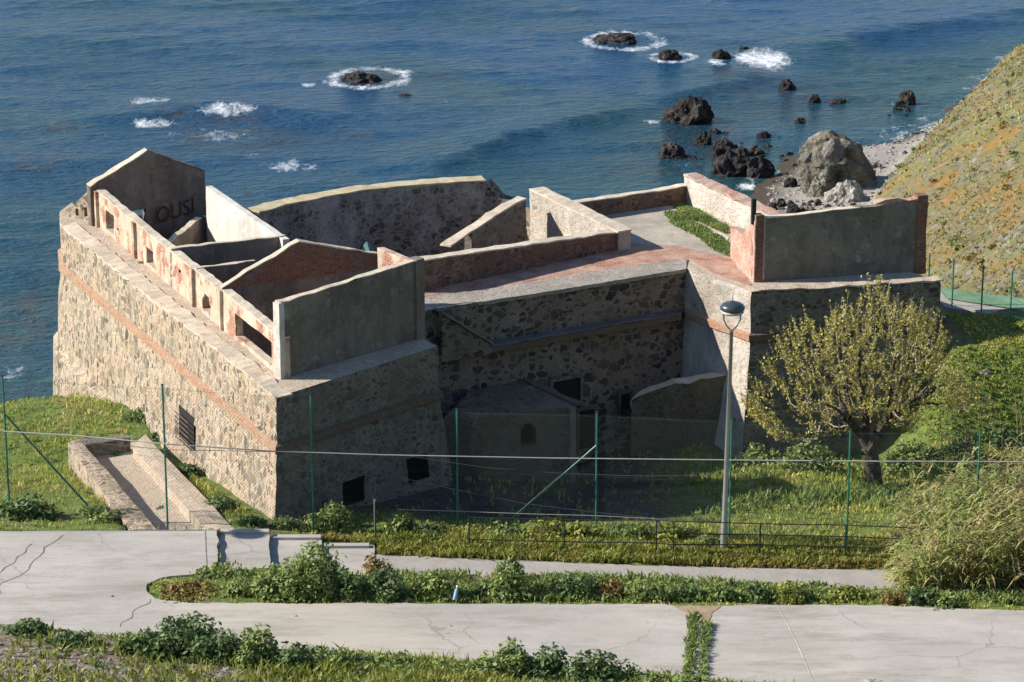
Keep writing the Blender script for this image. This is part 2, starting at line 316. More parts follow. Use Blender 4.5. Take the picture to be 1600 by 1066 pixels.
def rockm(name, a, b, c, stain=None):
    g = G(name, 0.9, 0.25); n = g.noise(1.1, 8, 0.7); n2 = g.noise(5, 6, 0.75); v = g.voro(2.2, g.warp(g.pos, 1.5, 0.6), 'DISTANCE_TO_EDGE')['Distance']
    col = g.ramp(g.math('ADD', g.math('MULTIPLY', n, 0.6), g.math('MULTIPLY', n2, 0.4)), [(0.36, a), (0.5, b), (0.62, c)])
    col = g.mix(g.mapr(v, 0.0, 0.05, 0.6, 0.0), col, (0.05, 0.045, 0.04))
    if stain: col = g.mix(g.ramp(g.noise(0.6, 5), [(0.5, 0), (0.62, 0.6)]), col, stain)
    return g.out(col, g.bump(g.math('ADD', n2, g.math('MULTIPLY', v, 1.5)), 0.9, 0.15))
M['rock_dark'] = rockm('wet dark rock', (0.012, 0.011, 0.011), (0.03, 0.027, 0.026), (0.12, 0.10, 0.08))
M['rock_light'] = rockm('grey boulder', (0.05, 0.048, 0.042), (0.17, 0.16, 0.135), (0.36, 0.33, 0.27), (0.24, 0.2, 0.12))
M['rock_white'] = rockm('pale boulder', (0.2, 0.185, 0.17), (0.38, 0.36, 0.32), (0.55, 0.53, 0.48))
# ---------------------------------------------------------------- fort plan (needed by the terrain)
T = 4.05; SEA = -13.0
P0 = P(431, 622, T); P1 = P(685, 541, T); P3 = P(1071, 419, T); P4 = P(1174, 456, T); P5 = P(1471, 440, T)
_cd = (P3 - P(682, 483, T)); _cd.z = 0; _cd.normalize()
_fn = Vector((-_cd.y, _cd.x, 0))
def isect(a, d, b, e):
    t = ((b.x - a.x) * e.y - (b.y - a.y) * e.x) / (d.x * e.y - d.y * e.x); return a + d * t
P2 = isect(P1, _fn, P3, _cd); GA = P(152, 352, T); BLp = P(441, 592, T); _zg = V(GA, BLp, 150, 296).z; _gb = P(320, 268, _zg + .1); _gb.z = T; _ga = V(GA, BLp, 150, 296); _ga.z = T; _gn = Vector((-(_gb - _ga).y, (_gb - _ga).x, 0)).normalized() * .42
PM = P(1078, 315, T); PMl = P(893, 341, T)
PFL = P(94, 352, T); PFL2 = P(93, 330, T); PFL3 = P(112, 316, T)
# ---------------------------------------------------------------- terrain
CP = []
def cp(px, py, z): p = P(px, py, z); CP.append((p.x, p.y, z))
for a in [(-200, 830, .45), (0, 829, .45), (340, 828, .45), (-200, 960, .45), (100, 960, .45), (340, 960, .45), (700, 955, .45), (1000, 960, .45), (1300, 960, .45), (1650, 975, .45), (1300, 1060, .45), (1650, 1100, .45), (1900, 1000, .45), (200, 880, .45), (1000, 1050, .45), (600, 1010, .45),
          (600, 885, -.05), (900, 892, -.08), (1200, 900, -.1), (1450, 905, -.1), (560, 868, .0), (1350, 885, -.1), (1700, 905, -.1),
          (300, 915, .5), (600, 925, .42), (900, 925, .4), (1200, 930, .4), (1500, 935, .45),
          (0, 1066, 1.5), (-200, 1040, 1.2), (250, 1066, 1.3), (500, 1066, .95), (800, 1078, .8), (1050, 1090, .75), (1400, 1120, .6), (1700, 1160, .7), (0, 985, .55), (300, 1015, .55), (600, 1035, .55), (950, 1063, .5),
          (0, 818, .3), (120, 818, .3), (430, 822, .05), (560, 835, 0), (717, 832, -.05), (931, 842, -.1), (1140, 852, -.12), (1322, 868, -.15), (1500, 880, -.1), (1700, 880, 0),
          (0, 730, -1.4), (0, 655, -3.0), (90, 640, -3.0), (150, 622, -1.6), (208, 644, -.6), (100, 720, -1.3), (257, 700, -1.0), (300, 740, -.6), (100, 780, -.4), (-200, 650, -3.5), (-200, 760, -.8),
          (760, 800, -1.1), (880, 780, -1.5), (1000, 780, -1.6), (690, 745, -.9), (600, 780, -.6), (1140, 790, -1.3), (1365, 770, -1.5), (1250, 740, -1.7), (1150, 700, -2.1), (1000, 715, -2.3), (1400, 700, -1.8), (1250, 690, -2.1), (1500, 700, -1.2), (1600, 780, -.4), (1600, 700, -1.2),
          (1480, 505, 2.4), (1800, 520, 2.2), (1800, 640, .0), (1800, 600, .7), (1800, 760, -.4)]: cp(*a)
for _px in (1500, 1540, 1580, 1630, 1700):
    for _py, _z in ((495 + (_px - 1500) * .12, 2.3), (525, 2.0), (560, 1.5), (600, .8), (640, -.2), (680, -1.0)): cp(_px, _py, _z)
for a in [(8.65, 99.2, -2.3), (11, 99.6, -2.2), (13.5, 100, -1.2), (15.0, 99.9, .6), (2, 100, -2.6), (-3, 97, -2.2), (-12, 112, -7), (-20, 113, -9), (0, 115, -8), (10, 115, -4), (-16, 108, -5), (-25, 108, -5.5), (-40, 108, -6), (-5, 105, -2), (5, 107, -2), (0, 60, 5.5), (-30, 60, 6), (30, 60, 5), (-60, 70, 2), (60, 72, 2), (60, 60, 6), (-60, 60, 6), (-60, 85, .5), (60, 85, .5),
          (0, 45, 12), (-50, 45, 12), (50, 45, 12), (0, 25, 21), (-50, 25, 21), (50, 25, 21), (0, 5, 29.5), (-50, 5, 29.5), (50, 5, 29.5), (0, -10, 31), (-50, -10, 31), (50, -10, 31), (40, 100, 6), (60, 100, 14), (30, 90, 1.5)]: CP.append(a)
CPA = np.array(CP); XY = CPA[:, :2]; nC = len(CPA)
D_ = np.sqrt(((XY[:, None] - XY[None]) ** 2).sum(-1) + 1.0)
A_ = np.zeros((nC + 3, nC + 3)); A_[:nC, :nC] = D_ - 0.02 * np.eye(nC); A_[:nC, nC] = 1; A_[:nC, nC + 1:] = XY; A_[nC, :nC] = 1; A_[nC + 1:, :nC] = XY.T
W_ = np.linalg.lstsq(A_, np.concatenate([CPA[:, 2], np.zeros(3)]), rcond=None)[0]
def rbf(x, y):
    x = np.asarray(x, float); y = np.asarray(y, float); r = np.full(x.shape, W_[nC]) + W_[nC + 1] * x + W_[nC + 2] * y
    for i in range(nC): r += W_[i] * np.sqrt((x - XY[i, 0]) ** 2 + (y - XY[i, 1]) ** 2 + 1.0)
    return r
def sstep(x, a, b): t = np.clip((x - a) / (b - a), 0, 1); return t * t * (3 - 2 * t)
WL = sorted([(P(px, py, SEA).y, P(px, py, SEA).x) for px, py in ((1600, 90), (1535, 150), (1500, 176), (1440, 203), (1370, 226), (1240, 246), (1195, 285), (1180, 300), (1190, 330))] + [(150, 13), (120, 8), (260, 60)])
WLy = np.array([a for a, b in WL]); WLx = np.array([b for a, b in WL])
FL = sorted([(P(px, py, z).y, P(px, py, z).x) for px, py, z in ((1345, 312, -12.2), (1390, 265, -12.3), (1440, 216, -12.5), (1505, 162, -12.8), (1532, 132, -13), (1568, 106, -13), (1606, 86, -13))])
FL = [(100, FL[0][1] - 16), (140, FL[0][1] - 7)] + FL + [(260, FL[-1][1] + 9), (330, FL[-1][1] + 60)]
FLy = np.array([a for a, b in FL]); FLx = np.array([b for a, b in FL])
FD = np.array((19, 54)) / math.hypot(19, 54)
_ns = [np.array([random.uniform(0, 6.28) for _ in range(6)]) for _ in range(2)]
def fbm(x, y, sc=1.0, oct=5, seed=0):
    """cheap smooth value noise in numpy"""
    r = 0; a = 1.0; tot = 0
    for o in range(oct):
        xs = np.asarray(x) * sc + seed * 13.7 + o * 37.1; ys = np.asarray(y) * sc - seed * 9.1 + o * 11.3
        xi = np.floor(xs); yi = np.floor(ys); fx = xs - xi; fy = ys - yi; fx = fx * fx * (3 - 2 * fx); fy = fy * fy * (3 - 2 * fy)
        def h(i, j): q = np.sin(i * 127.1 + j * 311.7) * 43758.5453; return q - np.floor(q)
        v = (h(xi, yi) * (1 - fx) + h(xi + 1, yi) * fx) * (1 - fy) + (h(xi, yi + 1) * (1 - fx) + h(xi + 1, yi + 1) * fx) * fy
        r = r + (v - 0.5) * a; tot += a; a *= 0.5; sc *= 2.03
    return r / tot * 2
def inpoly(x, y, poly):
    r = np.zeros(np.shape(x), bool); n = len(poly)
    for i in range(n):
        x0, y0 = poly[i][0], poly[i][1]; x1, y1 = poly[(i + 1) % n][0], poly[(i + 1) % n][1]
        c = ((y0 > y) != (y1 > y)) & (x < (x1 - x0) * (y - y0) / (y1 - y0 + 1e-12) + x0); r ^= c
    return r
ZR = 0.5
def PL(pts, z): return [P(a, b, z) for a, b in pts]
road_px = [(-700, 830), (-60, 830), (120, 829), (338, 827), (340, 850), (339, 872), (343, 893), (300, 897), (252, 903), (231, 912), (229, 925), (242, 935), (300, 942), (700, 943), (1000, 944), (1075, 946), (1300, 945), (1460, 948), (1650, 957), (2300, 975), (2300, 1160), (1650, 1120), (1250, 1085), (1100, 1072), (1000, 1062), (760, 1044), (600, 1030), (430, 1018), (300, 1008), (150, 990), (40, 976), (-60, 972), (-700, 960)]
road_w = PL(road_px, ZR)
path_px = [(520, 863), (600, 867), (750, 873), (900, 879), (1150, 887), (1330, 890), (1480, 896), (1650, 902), (1650, 940), (1480, 930), (1200, 925), (900, 908), (700, 900), (520, 898)]
path_w = [P(a, b, 0 - 0.1 * min(1, max(0, (a - 520) / 700))) for a, b in path_px]
steps_w = [P(*a) for a in ((345, 829, .3), (425, 832, .2), (505, 842, .1), (592, 852, 0), (592, 905, 0), (500, 903, 0), (420, 900, .1), (345, 897, .3))]
trough_w = [P(112, 696, -.35), P(222, 682, -.4), P(362, 829, .35), P(208, 829, .4)]
def Hn(x, y):
    x = np.asarray(x, float); y = np.asarray(y, float)
    near = rbf(x, y) + 0.10 * fbm(x, y, 0.5, 4, 1) + 0.05 * fbm(x, y, 2.2, 3, 2)
    fx = np.interp(y, FLy, FLx); perp = (x - fx) * FD[1]
    hill = -12.9 + 0.70 * np.maximum(perp, 0) - 0.4 * np.maximum(-perp, 0) + sstep(perp, 0, 1.5) * 0.8
    hill += sstep(perp, 1, 5) * (1.9 * fbm(x, y, 0.07, 5, 3) + 0.45 * fbm(x, y, 0.45, 4, 4))
    hill = np.where(perp > 34, -12.9 + 0.7 * 34 + 0.8 + (perp - 34) * 0.35, hill)
    wx = np.interp(y, WLy, WLx); beach = SEA + 0.13 * (x - wx); beach = np.where(x < wx, SEA + 0.10 * (x - wx), beach) + 0.10 * fbm(x, y, 0.35, 4, 5)
    beach = np.minimum(beach, -12.2); far = np.maximum(np.maximum(hill, beach), -16.0)
    k = sstep(y, 103.5, 116 ) 
    return near * (1 - k) + far * k
def H(x, y):
    h = Hn(x, y); x = np.asarray(x, float); y = np.asarray(y, float)
    if np.ndim(x) == 0: return float(h)
    m = inpoly(x, y, road_w)
    for k in range(8): m |= inpoly(x + .33 * math.cos(k * .785), y + .33 * math.sin(k * .785), road_w)
    h = np.where(m, ZR - 0.06, h)
    m = inpoly(x, y, steps_w); h = np.where(m, -.25, h)
    m = inpoly(x, y, trough_w); h = np.where(m, np.minimum(h, -1.35), h)
    m = inpoly(x, y, path_w); h = np.where(m, np.minimum(h, -0.16), h)
    return h
def axis(segs):
    r = []
    for a, b, s in segs: r += list(np.arange(a, b, s))
    return np.array(r + [segs[-1][1]])
xs = axis([(-300, -60, 20), (-60, -26, 2), (-26, 24, .3), (24, 62, .9), (62, 100, 3), (100, 400, 25)])
ys = axis([(-40, 60, 4), (60, 70, 1), (70, 104, .3), (104, 240, .9), (240, 400, 10)])
X, Y = np.meshgrid(xs, ys); Z = H(X, Y)
g = G('ground', 0.95, 0.1); s_ = g.sep(g.pos)
n1 = g.noise(0.35, 6, 0.7); n2 = g.noise(2.5, 6, 0.75); n3 = g.noise(9, 4, 0.8)
green = g.ramp(n2, [(0.3, (0.08, 0.13, 0.03)), (0.5, (0.17, 0.24, 0.06)), (0.68, (0.3, 0.32, 0.1))])
earth = g.ramp(n2, [(0.3, (0.13, 0.095, 0.06)), (0.55, (0.25, 0.19, 0.125)), (0.7, (0.36, 0.29, 0.2))])
ochre = g.ramp(n2, [(0.3, (0.24, 0.15, 0.045)), (0.55, (0.36, 0.2, 0.06)), (0.7, (0.42, 0.21, 0.085))])
stone = g.ramp(g.voro(1.6, g.warp(g.pos, 3, .3))['Distance'], [(0.0, (0.42, 0.40, 0.34)), (0.5, (0.22, 0.2, 0.16)), (0.8, (0.12, 0.11, 0.08))])
hill = g.mix(g.ramp(n1, [(0.40, 0), (0.55, 1)]), g.mix(g.ramp(g.noise(0.13, 5, .65), [(0.44, 0), (0.54, .9)]), g.ramp(n2, [(0.3, (0.17, 0.15, 0.05)), (0.5, (0.27, 0.235, 0.10)), (0.7, (0.36, 0.30, 0.15))]), ochre), g.mix(g.ramp(g.noise(1.1, 4), [(0.45, 0), (0.6, 1)]), (0.2, 0.2, 0.1), stone))
dd = g.math('SUBTRACT', g.math('MULTIPLY', s_[0], 0.2), g.math('MULTIPLY', s_[1], 0.05))
farmask = g.math('MULTIPLY', g.mapr(s_[1], 103, 107, 0, 1), g.math('GREATER_THAN', s_[0], 5.0))
near = g.mix(g.ramp(n1, [(0.5, 0), (0.62, 0.8)]), green, earth)
dit = g.math('MULTIPLY', g.mapr(g.math('ADD', s_[0], g.math('MULTIPLY', n1, 2.0)), 7.5, 5.5, 0, 1), g.math('MULTIPLY', g.mapr(s_[1], 87, 89.5, 0, 1), g.mapr(s_[0], -7, -5, 0, 1)))
near = g.mix(dit, near, g.ramp(n2, [(0.3, (0.05, 0.045, 0.037)), (0.6, (0.12, 0.105, 0.09)), (0.8, (0.08, 0.085, 0.04))]))
rub = g.math('MULTIPLY', g.mapr(s_[1], 77.2, 75.5, 0, 1), g.mapr(s_[0], -8, -5.5, 1, 0.25))
pebble = g.ramp(g.voro(7, g.warp(g.pos, 3, .2))['Color'], [(0.2, (0.16, 0.12, 0.09)), (0.5, (0.36, 0.3, 0.24)), (0.8, (0.5, 0.45, 0.38))])
near = g.mix(rub, near, g.mix(g.ramp(n2, [(0.4, 0.0), (0.6, 1.0)]), pebble, earth))
col = g.mix(farmask, near, hill)
bz = g.math('ADD', s_[2], g.math('MULTIPLY', g.noise(0.5, 5), 1.2)); bm_ = g.math('MULTIPLY', g.mapr(bz, -11.0, -11.5, 0, 1), g.mapr(s_[1], 118, 125, 0, 1))
sand = g.mix(g.mapr(g.noise(3, 6, .8), .3, .7), (0.32, 0.29, 0.25), (0.48, 0.45, 0.4)); sand = g.mix(g.mapr(s_[2], -12.65, -12.9, 0, 1), sand, (0.10, 0.08, 0.06))
col = g.mix(bm_, col, sand)
hh = g.math('ADD', n2, g.math('MULTIPLY', n3, 0.8))
M['ground'] = g.out(col, g.bump(hh, 0.9, 0.18))
me = gridmesh('ground', X, Y, Z); gr = bpy.data.objects.new('ground', me); COL.objects.link(gr); me.materials.append(M['ground']); tag(gr, kind='structure')
# ---------------------------------------------------------------- sea
foam = [(575, 122, 72, 19, .9, 1), (480, 133, 18, 5, .9, 0), (232, 162, 50, 11, .95, 0), (350, 175, 66, 13, 1.0, 0), (240, 194, 56, 10, .95, 0), (330, 212, 110, 20, .62, 0), (455, 258, 62, 15, .75, 0), (395, 243, 22, 6, .7, 0), (690, 158, 28, 7, .6, 0), (975, 64, 68, 16, .95, 1), (1050, 91, 42, 10, .95, 1), (1190, 94, 62, 24, 1.25, 0), (1120, 100, 28, 9, .9, 0), (1020, 190, 24, 7, .8, 0), (1165, 292, 28, 8, 1.2, 0), (1140, 262, 60, 22, .5, 0), (1060, 262, 50, 20, .35, 0), (1410, 165, 45, 16, .5, 0), (25, 585, 45, 20, .5, 0), (60, 600, 30, 14, .5, 0), (1110, 300, 60, 20, .5, 0), (1240, 200, 60, 20, .35, 0), (20, 262, 40, 10, .0, 0)]
shoal = [(600, 124, 110, 20), (690, 126, 45, 12), (635, 150, 24, 7), (95, 200, 45, 8), (60, 255, 50, 20), (230, 265, 60, 30), (390, 215, 160, 30), (1100, 230, 120, 60), (1250, 160, 160, 50), (180, 280, 60, 20), (1000, 260, 60, 30), (30, 500, 60, 80), (540, 210, 60, 10), (1150, 120, 80, 15), (330, 180, 130, 20)]
xs = axis([(-3000, -200, 200), (-200, -60, 10), (-60, 64, .4), (64, 200, 8), (200, 3000, 200)])
ys = axis([(60, 104, 6), (104, 262, .4), (262, 400, 4), (400, 1000, 40), (1000, 5000, 400)])
X, Y = np.meshgrid(xs, ys)
near_ = (sstep(X, -90, -60)) * (1 - sstep(X, 64, 90)) * (1 - sstep(Y, 262, 330))
Zs = np.zeros_like(X)
# small wind waves: sum of directional trains with noise-broken phase
for i in range(22):
    lam = 1.5 * 1.16 ** i * 0.9; th = R(95 + random.gauss(0, 26)); k = 2 * math.pi / lam
    ph = k * (X * math.cos(th) + Y * math.sin(th)) + random.uniform(0, 6.28) + 2.5 * fbm(X, Y, 0.7 / lam * 0.5, 3, 20 + i)
    Zs += (1 - np.abs(np.sin(ph / 2))) * 0.007 * lam ** 0.8 * (0.5 + 0.8 * np.clip(fbm(X, Y, 0.05, 3, 50 + i) + .5, 0, 1)) * (lam > 1.1)
Zs -= Zs.mean()
def swell(pts, wid, amp):
    q = [P(a, b, SEA) for a, b in pts]; r = 0
    qx = np.array([p.x for p in q]); qy = np.array([p.y for p in q]); yy = np.interp(X, qx, qy) ; d = (Y - yy) + .6 * fbm(X, Y, .03, 2, 77)
    env = sstep(X, qx[0], qx[0] + 8) * (1 - sstep(X, qx[-1] - 3, qx[-1] + 8))
    return amp * env * np.where(d < 0, np.exp(-(d / wid) ** 2), np.exp(-(d / (wid * 3)) ** 2)) * (.55 + .9 * np.clip(fbm(X, Y, .12, 3, 41) + .5, 0, 1))
Zs += swell([(560, 292), (640, 275), (800, 215), (1000, 165), (1180, 120)], 2.6, 0.38)
Zs += swell([(1180, 95), (1300, 70), (1450, 40), (1640, 10)], 3.0, 0.38)
Zs += swell([(60, 190), (400, 165), (560, 200)], 2.2, 0.25)
Zs = Zs * near_
FO = np.zeros_like(X); SH = np.zeros_like(X)
def pxof(x, y, z=SEA): dp = y * cs + (CZ - z) * sn; return 800 + F * x / dp, 533 - F * (y * sn - (CZ - z) * cs) / dp
# foam lies round the rocks: the ellipses below are plan positions read off the survey
def ell(px, py, rx, ry):
    c = P(px, py, SEA); a = P(px + rx, py, SEA).x - c.x; b = (P(px, py - ry, SEA).y - P(px, py + ry, SEA).y) / 2
    return np.sqrt(((X - c.x) / a) ** 2 + ((Y - c.y) / b) ** 2)
for px, py, rx, ry, s, ring in foam:
    e = ell(px, py, rx, ry)
    if ring: v = s * np.exp(-((e - 0.8) / 0.28) ** 2)
    else: v = s * (1 - sstep(e, 0.2, 1.25))
    FO = np.maximum(FO, v)
wx = np.interp(Y, WLy, WLx); sh = np.abs(X - wx + 0.9 * fbm(X, Y, .4, 3, 9)); FO = np.maximum(FO, 0.95 * np.exp(-(sh / 0.5) ** 2) * (Y > 150) * np.clip(.5 + 1.6 * fbm(X, Y, .12, 2, 33), 0, 1)); FO = np.maximum(FO, 0.55 * np.exp(-((sh - 1.6) / 1.3) ** 2) * (Y > 150))
for px, py, rx, ry in shoal: SH = np.maximum(SH, 1 - sstep(ell(px, py, rx, ry), 0.2, 1.3))
SHO = (1 - sstep(wx - X, 0, 16)) * (Y > 130)
me = gridmesh('sea', X, Y, SEA + Zs)
for nm, ar in (('foam', FO), ('shoal', SH), ('shore', SHO)):
    at = me.attributes.new(nm, 'FLOAT', 'POINT'); at.data.foreach_set('value', ar.ravel().astype(np.float32))
g = G('sea water', 0.12, 0.5); g.b.inputs['IOR'].default_value = 1.33
def att(n): x = g.n('ShaderNodeAttribute'); x.attribute_name = n; return x.outputs['Fac']
s_ = g.sep(g.pos)
base = g.mix(g.mapr(s_[1], 110, 240, 0, 1), (0.005, 0.05, 0.068), (0.007, 0.056, 0.145))
base = g.mix(g.ramp(g.noise(0.05, 4), [(0.4, 0), (0.65, .8)]), base, (0.010, 0.055, 0.066))
shn = g.math('MULTIPLY', att('shoal'), g.ramp(g.noise(0.6, 5, .7), [(0.42, 0), (0.62, .8)])); base = g.mix(shn, base, (0.05, 0.042, 0.038))
base = g.mix(g.math('MULTIPLY', att('shore'), 0.55), base, (0.035, 0.085, 0.085))
fv = g.warp(g.mapping(g.pos, (1, .45, 1)), 1.2, .8); lace = g.mapr(g.voro(1.15, g.warp(fv, 2.5, .35), 'DISTANCE_TO_EDGE')['Distance'], 0, .14, 1, 0); fn = g.math('ADD', g.math('MULTIPLY', g.math('SUBTRACT', g.noise(0.7, 9, .8, vec=fv), .5), 2.8), g.math('MULTIPLY', lace, .2))
fm = g.math('SUBTRACT', g.math('ADD', g.math('MULTIPLY', att('foam'), 1.0), fn), 0.66); fm = g.mapr(fm, 0.0, 0.7, 0, 1); fm = g.math('MULTIPLY', fm, g.mapr(att('foam'), 0.08, 0.3, 0, 1))
fm = g.math('MINIMUM', g.math('MAXIMUM', fm, 0), 1)
col = g.mix(fm, base, (0.74, 0.78, 0.8))
w1 = g.noise(1.5, 5, .6, vec=g.mapping(g.pos, (0.55, 0.95, 1), (0, 0, .1))); w2 = g.noise(3.0, 4, .7, vec=g.mapping(g.pos, (.6, 1.0, 1)))
bp = g.bump(g.math('ADD', g.math('MULTIPLY', w1, 1.0), g.math('MULTIPLY', w2, .25)), 1.0, 0.62)
g.b.inputs['Specular IOR Level'].default_value = 0.3
M['sea'] = g.out(col, bp, g.math('ADD', g.math('MULTIPLY', fm, 0.7), 0.22))
so_ = bpy.data.objects.new('sea', me); COL.objects.link(so_); me.materials.append(M['sea']); tag(so_, kind='structure')
me.polygons.foreach_set('use_smooth', [True] * len(me.polygons))
# ---------------------------------------------------------------- road, path, steps
def slab(name, poly, mat, th=0.3, kind='structure', parent=None, jit=0.0):
    bm = bmesh.new(); n = len(poly); poly = [Vector(p) for p in poly]
    if jit:
        q = []
        for i in range(n):
            a, b = poly[i], poly[(i + 1) % n]; L = (b - a).length; k = max(1, min(60, int(L / 0.22))) if L < 40 else 1
            for j in range(k):
                p = a.lerp(b, j / k); q.append(p + Vector((N2(p.x, p.y, 2.2, 1), N2(p.x, p.y, 2.2, 2), 0)) * jit)
        poly = q; n = len(poly)
    tv = [bm.verts.new(p) for p in poly]; bv = [bm.verts.new(p - Vector((0, 0, th))) for p in poly]
    tri = geometry.tessellate_polygon([poly])
    for t in tri:
        try:
            f = bm.faces.new([tv[i] for i in t])
            f.normal_update()
            if f.normal.z < 0: f.normal_flip()
        except ValueError: pass
    for i in range(n):
        j = (i + 1) % n; bm.faces.new((tv[j], tv[i], bv[i], bv[j]))
    bmesh.ops.recalc_face_normals(bm, faces=[f for f in bm.faces if abs(f.normal.z) < .5]) if False else None
    o = put(name, bm, mat, parent)
    if kind: tag(o, kind=kind)
    return o
slab('road', road_w, M['road'], 0.35, jit=0.10)
slab('path', path_w, M['path'], 0.3, jit=0.06)
def strip(name, pts, z, wd, mat, th=0.006, parent=None, wob=0.0, kind='structure'):
    pts = [P(a, b, z) for a, b in pts]; q = []
    for i in range(len(pts) - 1):
        for j in range(8): q.append(pts[i].lerp(pts[i + 1], j / 8))
    q.append(pts[-1]); bm = bmesh.new(); L = []
    for i, p in enumerate(q):
        t = (q[min(i + 1, len(q) - 1)] - q[max(i - 1, 0)]).normalized(); nn = Vector((-t.y, t.x, 0))
        p = p + nn * (N2(p.x, p.y, 1.5, 3) * wob); ww = wd * (0.6 + 0.6 * abs(N2(p.x, p.y, 3, 5)) * 2)
        L.append((bm.verts.new(p + nn * ww / 2 + Vector((0, 0, th))), bm.verts.new(p - nn * ww / 2 + Vector((0, 0, th)))))
    for i in range(len(L) - 1):
        f = bm.faces.new((L[i][0], L[i][1], L[i + 1][1], L[i + 1][0])); f.normal_update()
        if f.normal.z < 0: f.normal_flip()
    return tag(put(name, bm, mat, parent), kind=kind)
strip('road_crack', [(0, 897), (28, 870), (50, 850)], ZR, .035, M['crack'], wob=.28)
strip('road_crack', [(-5, 928), (40, 890), (92, 836)], ZR, .035, M['crack'], wob=.28)
strip('road_crack', [(190, 980), (212, 958), (232, 936)], ZR, .03, M['crack'], wob=.3)
strip('road_joint', [(321, 830), (322, 860), (324, 892)], ZR, .03, M['crack'])
strip('road_joint', [(1214, 946), (1243, 1000), (1275, 1075)], ZR + .004, .035, M['cap'])
strip('road_groove', [(1084, 958), (1079, 1010), (1073, 1072)], ZR, .13, M['crack'], wob=.08)
strip('road_groove', [(1106, 965), (1102, 1010), (1098, 1072)], ZR, .07, M['crack'], wob=.08)
M['earthpatch'] = stucco('dry tan earth', (0.42, 0.32, 0.21), (0.36, 0.27, 0.18), (0.3, 0.24, 0.17), None, .1, .8)
slab('road_patch', PL([(1052, 946), (1075, 958), (1082, 975), (1108, 975), (1112, 958), (1128, 946)], ZR + .012), M['earthpatch'], .004, jit=.06)
slab('road_panel', PL([(1222, 947), (1330, 947), (1650, 958), (1650, 1115), (1285, 1085)], ZR + .005), M['road'], .004, jit=.0)
# steps from the road down to the path
st = thing('concrete_steps', 'three wide concrete steps going down from the road to the lower path', 'steps', P(430, 862, 0))
for i, (x0, x1, y0, y1, z) in enumerate([(342, 421, 833, 893, .34), (421, 503, 838, 896, .17), (503, 585, 850, 900, .03)]):
    b = P(x0, y0, z); c = P(x1, y0, z); e = P(x1, y1, z); f_ = P(x0, y1, z)
    slab('tread', [b, c, e, f_], M['road'], .6, None, st, jit=.05 if i == 0 else .02)
for x0, x1, y0, z in [(344, 420, 831, .42), (424, 501, 840, .26), (503, 576, 853, .12)]:
    b = P(x0, y0, z); c = P(x1, y0, z); dv = Vector((0, .22, 0))
    slab('kerb', [b + dv * 1.2, c + dv * 1.2, c, b], M['road'], .6, None, st, jit=.02)
